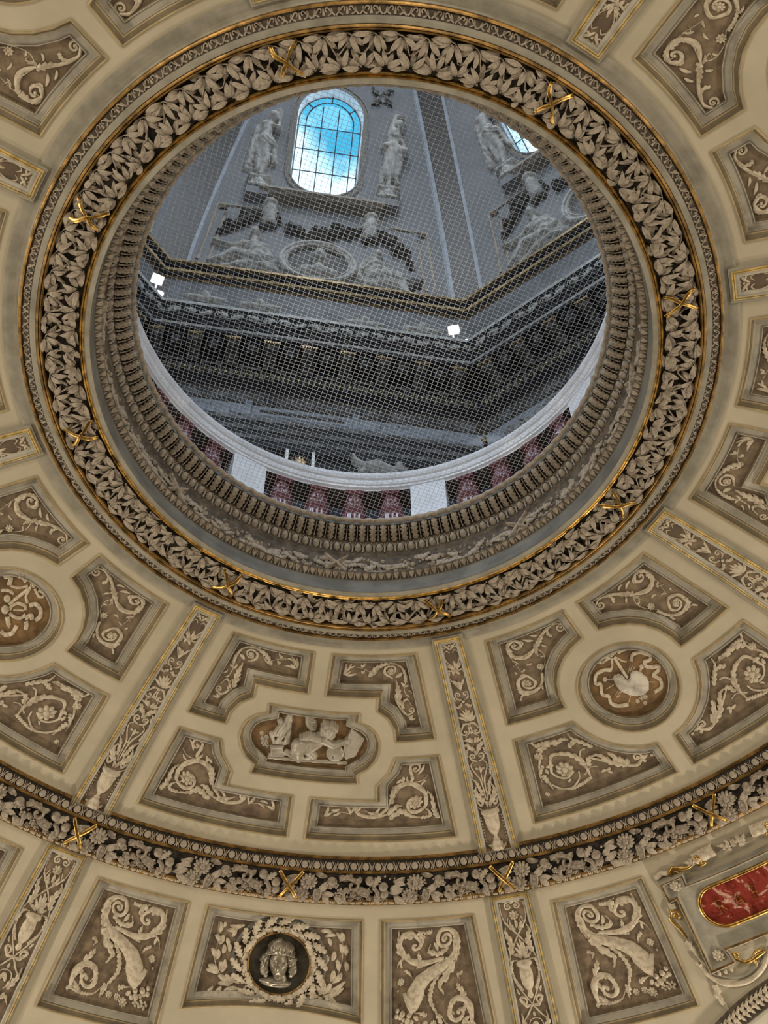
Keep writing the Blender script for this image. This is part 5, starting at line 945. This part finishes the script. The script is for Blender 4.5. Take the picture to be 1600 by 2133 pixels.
# panel frieze: tablet, scrolls, corner shells
PF_ = lambda f: flat(f, 10.35)
tb = thing('tablet', 'long grey stucco tablet with a dark field on the frieze of the upper hall', 'tablet', Vector((-.1, 10.35, 27.72)), None); P = flat(0, 10.35)
poly = [(-1.18, 27.82), (1.02, 27.82), (1.02, 28.20), (-1.18, 28.20)]; st = strips(P, poly, [(0, 0, None), (.005, .05, 0), (.10, .05, 0), (.105, .02, 0)], lambda m: m); build('frame', st[0], 'lightgrey', tb, smooth=False); build('field', fill(P, inset(poly, .105), .02, MB(), .5), 'patina', tb)
for s in (-1, 1):
    mb = MB(); c = turn(P(-.08+s*1.26, 28.0, .04), 0); mb.box(c, .07, .04, .27); mb.box(turn(P(-.08+s*1.26, 28.28, .05), 0), .09, .06, .025); build('end_pier', mb, 'lightgrey', tb, smooth=False)
for f, sides in ((0, (-1, 1)), (45, (-1, 1)), (-45, (1,))):
    P = flat(f, 10.35)
    for s in sides:
        X = lambda pts: [(s*a, b) for a, b in pts]
        rt = thing('frieze_scroll', 'grey acanthus scroll relief on the panel frieze, %s' % {(0, -1): 'left of the tablet', (0, 1): 'right of the tablet', (45, -1): 'on the right-hand wall beside the corner palmette', (45, 1): 'on the right-hand wall behind the lip', (-45, 1): 'on the left-hand wall'}[f, s], 'relief', P(s*2.4, 27.95), None)
        for q in (['V', X([(1.42, 27.78), (1.8, 28.1), (2.15, 28.16), (2.3, 27.9), (2.05, 27.92)]), .05, 1.0], ['V', X([(2.3, 27.80), (2.6, 28.06), (2.9, 28.1), (2.95, 27.9), (2.75, 27.92)]), .045, .9], ['L', X([(1.5, 27.75), (1.7, 27.95), (1.75, 28.2)]), .16], ['L', X([(2.2, 28.1), (2.4, 28.18), (2.6, 28.12)]), .14], ['L', X([(2.9, 27.78), (3.15, 27.9), (3.35, 28.08)]), .13], ['L', X([(3.0, 27.82), (3.3, 27.85), (3.6, 27.95)]), .12], ['S', X([(2.3, 27.80), (3.0, 27.82), (3.5, 27.9)]), .05], ['F', X([(3.4, 27.88), (3.65, 28.06)]), .10], ['F', X([(3.3, 27.86), (3.6, 27.78)]), .10], ['F', X([(3.5, 27.9), (3.8, 27.93)]), .10], ['F', X([(1.8, 27.75), (2.1, 27.72)]), .1]):
            build(NAMES[q[0]], stroke(MB(), P, q, 1, hs=1.2), 'frieze' if f else 'lightgrey', rt)
for az, lb in ((22.5, 'right'), (-22.5, 'left')):
    a = rad(az); c = Vector((10.35/C22*sin(a), 10.35/C22*cos(a), 27.70)); rt = thing('palmette', 'white and gilt palmette in the %s corner of the upper frieze' % lb, 'ornament', c)
    Q = lambda u, v, h: turn(Vector((u, 10.35/C22-.10-h, 27.70+v)), az)
    for i in range(9): b = rad(-76+19*i); build('petal', stroke(MB(), Q, ['L', [(.05*sin(b), .05), (.32*sin(b), .08+.26*cos(b)), (.46*sin(b), .10+.40*cos(b))], .15], 1), 'white', rt)
    build('heart', stroke(MB(), Q, ['F', [(0, .02), (0, .30)], .12], 1, h0=.04), 'blackgold', rt)
kt = thing('keystone', 'gilt acanthus keystone between two small posts, just over the handrail', 'keystone', Vector((-.05, 10.2, 25.9))); P = flat(0, 10.2)
for a in (-50, -25, 0, 25, 50): b = rad(a); build('acanthus_leaf', stroke(MB(), P, ['L', [(-.05, 25.5), (-.05+.12*sin(b), 25.5+.3*cos(b)), (-.05+.26*sin(b), 25.5+.52*cos(b))], .16], 1), 'blackgold', kt)
for x in (-.34, .24): mb = MB(); mb.box(P(x, 25.8, .05), .035, .05, .33); build('post', mb, 'frieze', kt, smooth=False)
sp = relief(flat(0, 10.2), [('c', 1.12, 26.22, 1.17, 26.02, .05, .06, .1), ('c', 1.17, 26.02, 1.36, 25.82, .065, .09, .1), ('c', 1.36, 25.84, 1.62, 25.90, .13, .17, .05), ('c', 1.62, 25.92, 1.92, 25.86, .17, .12, .05), ('c', 1.92, 25.86, 2.06, 25.74, .12, .09, .05), ('c', 1.45, 25.80, 1.30, 25.62, .09, .07, .05), ('e', 2.14, 25.98, .10, .12, 20, .14, .08), ('c', 2.0, 25.85, 2.3, 25.90, .08, .06, .08), ('w', 1.7, 25.85, .4, .2, 70, .13, .025), ('g', 2.11, 25.99, .03, .02, 0, -.04)], .025)
solo('spandrel_figure', sp, 'stone', 'pale reclining stucco figure lying just above the handrail, right of the gilt keystone', 'figure')

# ---- windows, all eight sides
def make_window(f, idx):
    P = face(f); Pm = lambda x, s, h: P(x, s/.203, h); root = bpy.data.objects.new('window_%d' % idx, None); COL.objects.link(root); root['kind'] = 'structure'
    poly = [(a, b*.203) for a, b in WOUT]; poly = poly if area2(poly) > 0 else poly[::-1]
    st = strips(Pm, poly, [(-.20, 0, None), (-.19, .05, 0), (-.16, .06, 0), (-.15, .03, 1), (-.05, .04, 1), (-.04, .07, 0), (0, .07, 0), (.01, .03, 2), (.02, -.42, 2), (.06, -.42, 0)], lambda m: m)
    fr = MB()
    for q in st: fr.add(st[q].v, st[q].f, q)
    build('window_frame', fr, ['wallgrey', 'carved', 'white'], root)
    gp = inset(poly, .03); build('glass', fill(Pm, gp, -.40, MB(), .6), 'glass', root)
    def bar(name, pts, w=.016):
        mb = MB(); ribbon(mb, lambda u, v, h: Pm(u-.14, v*.203, -.38+h), [Vector(p) for p in pts], lambda q: w, lambda q: .03, ((-1, -.4), (-1, 1), (1, 1), (1, -.4))); build(name, mb, 'iron', root)
    for t in (26.8, 31.2, 35.6, 40.0): xx = 1.02 if t > 29 else 1.02*math.sqrt(max(0, 1-((29-t)/4.4)**2)); bar('window_bar', [(-xx, t), (0, t), (xx, t)])
    for x in (-.26, .26): bar('window_bar', [(x, 24.7+i*2.0) for i in range(10)]+[(x, 43.9)])
    bar('window_bar', [(-.76, 26.2+i*1.7) for i in range(9)]+[(-.76, 41)]); bar('window_bar', [(.76, 26.2+i*1.7) for i in range(9)]+[(.76, 41)])
    bar('window_bar', [(.76*cos(a), 41+3.9*sin(a)) for a in [pi*i/24 for i in range(25)]])
    for a in (40, 90, 140): bar('window_bar', [(.76*cos(rad(a)), 41+3.9*sin(rad(a))), (1.0*cos(rad(a)), 41+5.0*sin(rad(a)))])
    return root
w0 = make_window(0, 1)
for k in range(1, 8): r = dup(w0, -rad(45*k)); r.name = 'window_%d' % (k+1)
# ---- corner strips
for k in range(8):
    az = 22.5+45*k; wd = .36 if k != 7 else .62
    def S(u, t, h=0.0): y, z, ny, nz = ell(t); return turn(Vector((u, (y/C22-.20)-h*ny, z-h*nz)), az+(.6 if k == 0 else -.8 if k == 7 else 0))
    tt = [0, 1.5]+[4*i for i in range(1, 17)]; root = thing('corner_pilaster', 'tall brown speckled marble strip up the %s corner of the hall above' % ['right', 'far right', 'near right', 'back right', 'back left', 'near left', 'far left', 'left'][k], 'pilaster', S(0, 0))
    mb = MB(); mb.grid(lambda u, t: S(u, t, .0), [-wd, wd], tt); build('marble_strip', mb, 'browntile', root)
    for s in (-1, 1):
        mb = MB(); mb.grid(lambda q, t: S(s*(wd+q[0]), t, q[1]), [(0, 0), (.0, .05), (.10, .05), (.11, .0), (.16, -.02), (.42, -.16)], tt); build('edge_fillet', mb, 'lightgrey', root, smooth=False)

# ---- sculpture on the upper walls
def lump(mb, P, x, s, r): stroke(mb, P, ['R', [(x, s)], r], 1, hs=1.6)
def swag(P, pts, n, r, label, seed):
    rn = random.Random(seed); path = catmull(pts, n); c = P(*pts[len(pts)//2]); root = thing('swag', label, 'garland', c)
    for i, q in enumerate(path):
        k = .55+.75*sin(pi*i/(n-1)); mb = MB()
        for j in range(4): x, s = q.x+rn.uniform(-.6, .6)*r*k, q.y+rn.uniform(-.9, .9)*r*k; (lump if j % 2 else (lambda m_, P_, a, b, w: ball(m_, P_, a, b, w*.7, 1.2, 7, 3)))(mb, lambda u, v, h: P(u, v, h+.06*k), x, s, rn.uniform(.5, .85)*r*k)
        build('fruit_and_leaf_bunch', mb, 'patina', root, kind='stuff')
    return root
def wall_set(f, dx, wn, full=True):
    P = facem(f, dx)
    # moulded frame lines and plaques
    fr = thing('wall_frame', 'thin ochre moulding framing the %s of the hall above' % wn, 'moulding', P(0, 0))
    for pts in ([(-3.42, .9), (-3.18, 3.92), (-2.0, 3.95)], [(3.42, .9), (3.15, 3.92), (2.0, 3.95)], [(-3.12, .9), (-2.9, 3.55)], [(3.12, .9), (2.88, 3.55)]):
        mb = MB(); ribbon(mb, P, [Vector(pts[i]).lerp(Vector(pts[i+1]), j/8) for i in range(len(pts)-1) for j in range(8)]+[Vector(pts[-1])], lambda q: .045, lambda q: .04, ((-1, 0), (-.8, 1), (.8, 1), (1, 0))); build('moulding', mb, 'frameline', fr)
    for s, nm_ in ((-1, 'left'), (1, 'right')):
        r = thing('plaque', 'small dark square plaque at the upper %s corner of the frame on the %s' % (nm_, wn), 'plaque', P(s*3.0, 3.80)); mb = MB()
        mb.add([P(s*3.0+a*.12, 3.80+b*.10, c) for a, b, c in ((-1, -1, 0), (1, -1, 0), (1, 1, 0), (-1, 1, 0), (-.9, -.9, .04), (.9, -.9, .04), (.9, .9, .04), (-.9, .9, .04))], [(0, 1, 5, 4), (1, 2, 6, 5), (2, 3, 7, 6), (3, 0, 4, 7), (4, 5, 6, 7)]); build('plate', mb, 'patina', r, smooth=False)
        mb = MB(); rosette(mb, lambda u, v, h: P(u, v, h+.04), s*3.0, 3.80, .08, 6); build('rosette', mb, 'blackgold', r)
    # ledge with brackets
    lg = thing('ledge', 'projecting stucco ledge with a gilt edge on the %s, below the window' % wn, 'ledge', P(-.1, 4.5)); mb = MB()
    mb.grid(lambda q, x: P(x, q[0], q[1]), [(4.30, 0), (4.34, .10), (4.40, .14), (4.44, .30), (4.52, .32)], [-1.98+.1*i*3.8/3.8 for i in range(38)]); build('cornice', mb, 'carved', lg, smooth=False)
    mb = MB(); mb.grid(lambda q, x: P(x, q[0], q[1]), [(4.52, .32), (4.58, .40), (4.66, .40), (4.68, 0)], [-2.02+.1*i for i in range(39)]); build('edge', mb, 'frameline', lg, smooth=False)
    for x in (-1.62, 1.42):
        b = relief(P, [('e', x, 3.75, .22, .55, 0, .30), ('e', x, 4.15, .26, .2, 0, .34), ('e', x-.09, 3.35, .13, .2, 20, .22), ('e', x+.09, 3.35, .13, .2, -20, .22), ('w', x, 3.7, .3, .6, 0, .11, .05)], .05); build('bracket', b, 'stone', lg)
        mb = MB()
        for j in range(5): lump(mb, lambda u, v, h: P(u, v, h+.05), x+.16*cos(j*1.3), 3.12+.10*sin(j*1.9), .13)
        build('bracket_fruit', mb, 'patina', lg, kind='stuff')
    swag(P, [(-1.78, 3.75), (-2.2, 3.45), (-2.6, 3.05), (-3.0, 2.45)], 9, .20, 'dark fruit swag left of the ledge bracket on the %s' % wn, 3)
    swag(P, [(1.6, 3.6), (1.95, 3.3), (2.35, 2.8), (2.7, 2.05)], 9, .20, 'dark fruit swag right of the ledge bracket on the %s' % wn, 4)
    swag(P, [(-1.45, 3.75), (-1.1, 3.25), (-.6, 3.0), (-.1, 3.1), (.5, 3.35), (.9, 3.3), (1.25, 3.7)], 13, .19, 'dark fruit swag under the ledge between the brackets on the %s' % wn, 5)
    # round medallion with a bust
    md_ = thing('portrait_medallion', 'round stucco medallion with a bust, foreshortened, on the %s' % wn, 'medallion', P(-.05, 1.48))
    circ = [(-.05+1.13*cos(2*pi*i/56), 1.48+1.13*sin(2*pi*i/56)) for i in range(56)]
    st = strips(P, circ, [(0, 0, None), (.0, .16, 0), (.04, .20, 0), (.10, .20, 0), (.13, .15, 0), (.18, .15, 0), (.21, .19, 0), (.25, .17, 0), (.27, .06, 0)], lambda m: m); build('rim', st[0], 'stone', md_)
    build('field', fill(P, inset(circ, .27), .06, MB(), .3), 'patina', md_)
    build('bust', relief(lambda u, v, h: P(u, v, h+.06), [('e', -.02, 1.72, .24, .33, 0, .34), ('c', -.02, 1.40, 0, 1.15, .14, .2), ('c', -.42, 1.05, .40, 1.02, .16, .16), ('e', 0, .95, .5, .2, 0, .24), ('c', -.02, 1.76, -.03, 1.62, .04, .06, .32), ('c', -.12, 1.82, .08, 1.82, .035, .035, .30), ('c', -.08, 1.50, .04, 1.50, .025, .025, .30), ('g', -.11, 1.75, .05, .03, 0, -.06), ('g', .07, 1.75, .05, .03, 0, -.06), ('w', 0, 1.0, .6, .2, 20, .16, .04), ('w', 0, 1.95, .3, .14, 30, .1, .03)], .03), 'stone', md_)
    # reclining figures
    L = [('e', -1.95, 2.46, .16, .21, 0, .22, .20), ('c', -1.94, 2.28, -1.92, 2.0, .10, .13, .16), ('c', -2.2, 1.82, -1.6, 1.78, .17, .17, .14), ('c', -1.9, 1.75, -1.72, 1.15, .28, .24, .10), ('c', -1.62, 1.78, -1.35, 1.25, .13, .11, .12), ('c', -1.35, 1.25, -1.30, .75, .10, .08, .1), ('c', -2.18, 1.82, -2.5, 1.72, .12, .10, .14), ('c', -2.5, 1.72, -2.95, 1.88, .09, .06, .14), ('e', -3.05, 1.92, .09, .07, 0, .1, .12), ('c', -1.78, 1.05, -2.45, 1.38, .24, .17, .12), ('c', -2.45, 1.38, -2.85, .82, .15, .10, .14), ('c', -2.85, .86, -3.05, .62, .10, .08, .16), ('c', -1.7, .95, -2.3, .78, .20, .16, .04), ('c', -2.3, .78, -2.75, .62, .13, .09, .02), ('e', -1.55, .72, .5, .25, 0, .28), ('w', -1.6, .85, .55, .35, 60, .22, .06), ('w', -1.8, 1.45, .3, .35, 100, .3, .04), ('g', -1.98, 2.48, .04, .03, 0, -.05), ('g', -1.88, 2.48, .04, .03, 0, -.05)]
    solo('reclining_figure', relief(P, L, .045), 'stone', 'reclining stucco man with outstretched leg, left of the medallion on the %s' % wn, 'figure')
    R2 = [('e', 1.66, 2.22, .16, .20, -20, .22, .16), ('c', 1.60, 2.02, 1.52, 1.85, .11, .13, .14), ('c', 1.35, 1.72, 1.75, 1.70, .18, .18, .12), ('c', 1.5, 1.7, 1.62, 1.05, .30, .30, .10), ('c', 1.32, 1.7, 1.12, 1.25, .13, .11, .14), ('c', 1.12, 1.25, 1.25, .75, .10, .08, .14), ('c', 1.75, 1.75, 2.0, 1.35, .12, .10, .14), ('c', 1.65, .95, 2.25, 1.05, .34, .27, .10), ('c', 2.25, 1.05, 2.45, .45, .26, .18, .12), ('c', 2.45, .45, 2.62, .05, .14, .10, .16), ('e', 1.85, .65, .62, .32, 5, .34), ('w', 2.0, .8, .6, .5, 35, .2, .07), ('w', 1.5, 1.4, .35, .5, 120, .24, .05), ('w', 1.66, 2.32, .2, .12, 0, .09, .03)]
    solo('reclining_figure', relief(P, R2, .045), 'stone', 'draped reclining stucco woman, right of the medallion on the %s' % wn, 'figure')
    bw = relief(P, [('e', 2.75, 1.2, .22, .3, 20, .2), ('c', 2.6, .9, 3.0, 1.5, .16, .08)], .05); solo('foliage_lump', bw, 'patina', 'dark stucco foliage behind the draped woman on the %s' % wn, 'foliage')
    # standing figures beside the window
    for s, nm_ in ((-1, 'left'), (1, 'right')):
        x0 = -2.08 if s < 0 else 1.86; b0 = 5.28 if s < 0 else 5.62
        q = (lambda a, b: (x0+a, b0+b)); pd = thing('statue_pedestal', 'low carved pedestal under the %s statue on the %s' % (nm_, wn), 'pedestal', P(*q(0, -.6)))
        build('plinth', relief(P, [('p', [q(-.34, -1.0), q(.34, -1.0), q(.34, -.62), q(-.34, -.62)], .30)], .06, 0), 'wallgrey', pd, smooth=False)
        build('cushion', relief(P, [('c', *q(-.24, -.52), *q(.24, -.52), .12, .12, .22), ('c', *q(-.28, -.12), *q(.28, -.12), .09, .09, .24), ('p', [q(-.27, -.5), q(.27, -.5), q(.24, -.1), q(-.24, -.1)], .24), ('e', *q(0, -.32), .16, .16, 0, .16, .18), ('w', *q(0, -.32), .3, .3, 0, .12, .03)], .04), 'stone', pd)
        if s > 0:
            S = [('e', .20, 2.65, .13, .18, 10, .17, .20), ('c', .16, 2.45, .10, 2.25, .08, .10, .18), ('c', -.06, 2.22, .06, 2.98, .11, .08, .18), ('c', .06, 2.98, .28, 2.96, .08, .06, .2), ('c', .04, 2.28, .06, 1.80, .20, .16, .16), ('c', .22, 2.2, .40, 1.85, .10, .08, .12), ('c', .40, 1.85, .36, 1.55, .08, .07, .12), ('c', .02, 1.75, .22, 1.62, .22, .20, .14), ('c', -.2, 1.72, .45, 1.62, .11, .10, .22), ('c', .06, 1.5, -.02, .62, .26, .20, .10), ('c', .30, 1.55, .26, .62, .12, .09, .12), ('c', .02, 1.0, .0, .5, .12, .09, .2), ('c', .0, .55, .02, .06, .09, .06, .18), ('c', -.14, .9, -.2, .25, .12, .07, .06), ('e', .04, .03, .10, .05, 0, .12, .18), ('c', .22, .5, .3, .3, .09, .07, .06), ('g', -.02, 2.12, .08, .06, 0, .05), ('g', .12, 2.10, .08, .06, 0, .05), ('w', .05, 1.2, .35, .5, 5, .13, .06), ('w', .2, 2.75, .16, .1, 0, .07, .02)]
        else:
            S = [('e', .16, 2.58, .15, .19, -15, .19, .20), ('c', .12, 2.38, .05, 2.25, .09, .11, .18), ('c', -.10, 2.20, .35, 2.12, .10, .08, .24), ('c', .35, 2.12, .38, 2.3, .07, .06, .22), ('c', .03, 2.2, .0, 1.65, .19, .17, .16), ('c', -.12, 2.2, -.28, 1.85, .09, .08, .14), ('c', .06, 1.65, .20, 1.42, .2, .18, .14), ('c', -.04, 1.6, .12, .78, .19, .12, .18), ('c', .12, .78, .0, .10, .12, .07, .18), ('e', -.06, .04, .13, .06, 10, .14, .16), ('c', -.14, 1.5, -.10, .3, .15, .08, .10), ('c', -.25, 2.1, -.42, .55, .13, .12, .06), ('c', -.42, .55, -.44, .35, .12, .10, .04), ('c', .25, 1.5, .38, .75, .12, .09, .08), ('c', .32, 2.9, .36, 2.3, .09, .06, .10), ('w', -.36, 1.0, .18, .9, 10, .12, .04), ('w', .22, 1.45, .25, .4, 50, .12, .05), ('w', .3, 1.1, .15, .4, 10, .1, .04)]
        S = [tuple([p[0]]+[p[1]+x0, p[2]+b0]+([p[3]+x0, p[4]+b0]+list(p[5:]) if p[0] == 'c' else list(p[3:]))) for p in S]
        solo('statue', relief(P, S, .035), 'stone', ('standing draped statue with raised arm, right of the window on the %s' if s > 0 else 'standing statue with crossed arms and bare leg, left of the window on the %s') % wn, 'statue')
    orn = thing('cross_ornament', 'brown ring ornament with four leaf sprays, upper right of the window on the %s' % wn, 'ornament', P(1.42, 9.35)); mb = MB()
    ribbon(mb, P, [Vector((1.42+.16*cos(2*pi*i/24), 9.35+.16*sin(2*pi*i/24))) for i in range(25)], lambda q: .03, lambda q: .05, SEC_R); build('ring', mb, 'stone', orn)
    for i in range(4): a = pi/4+i*pi/2; build('spray', stroke(MB(), P, ['L', [(1.42+.15*cos(a), 9.35+.15*sin(a)), (1.42+.3*cos(a+.2), 9.35+.3*sin(a+.2)), (1.42+.48*cos(a), 9.35+.48*sin(a))], .2], 1), 'patina', orn)
wall_set(0, 0.0, 'window wall')
wall_set(45, .45, 'right-hand wall')
wall_set(-45, 0.0, 'left-hand wall')
# ---- heads on the attic and floodlights
for i, (x, z) in enumerate(((-2.92, 33.36), (-1.47, 33.33), (1.33, 33.16), (2.89, 33.25))):
    hdm = relief(flat(0, 10.12), [('e', x, z, .16, .19, 0, .2), ('c', x-.35, z-.16, x+.35, z-.14, .12, .12), ('c', x-.5, z-.05, x-.2, z-.15, .08, .14), ('c', x+.5, z-.05, x+.2, z-.15, .08, .14), ('g', x-.06, z+.02, .04, .03, 0, -.04), ('g', x+.06, z+.02, .04, .03, 0, -.04), ('c', x, z+.02, x, z-.07, .02, .04, .17), ('w', x, z+.15, .2, .1, 0, .08, .02)], .03)
    solo('cherub_head', hdm, 'stone', 'small winged stucco head on the grey attic band, %s from the left' % ['first', 'second', 'third', 'fourth'][i], 'head')
def flood(x, z, s, label):
    P = flat(0, 9.5); c = P(x, z); root = thing('floodlight', label, 'lamp', c); aim = (CAM+Vector((0, 2, 4))-c).normalized(); side = aim.cross(Vector((0, 0, 1))).normalized(); up = side.cross(aim)
    mb = MB(); mb.box(c-aim*.14*s, .15*s, .12*s, .12*s, (side, aim, up)); build('housing', mb, 'lampcase', root, smooth=False)
    mb = MB(); ball(mb, lambda u, v, h: c+side*u+up*v+aim*(h*.35), 0, 0, .10*s, 1, 14, 4); build('lens', mb, 'glow', root)
    mb = MB(); mb.box((c.x, c.y+.12, (c.z+30.54)/2-.1), .02, .02, (c.z-30.54)/2); build('stand', mb, 'iron', root, smooth=False)
flood(-4.12, 32.71, 1.05, 'glaring floodlight high in the left corner of the hall above, upper of the pair'); flood(-3.94, 31.86, .62, 'small glaring floodlight in the left corner of the hall above, lower of the pair')
flood(3.58, 32.16, 1.0, 'glaring floodlight in the right corner of the hall above, upper left of the pair'); flood(3.88, 31.55, .6, 'small glaring floodlight in the right corner of the hall above, lower right of the pair')
# ================================================================== lower room: walls and floor
wm = MB(); revolve(wm, [(9.8, 0), (9.8, 8.35)], n=64); build('wall_lower', wm, 'roomwall', kind='structure')
fm = MB(); revolve(fm, [(0.01, 0), (9.8, 0)], n=64); build('floor.001', fm, 'floor', kind='structure')
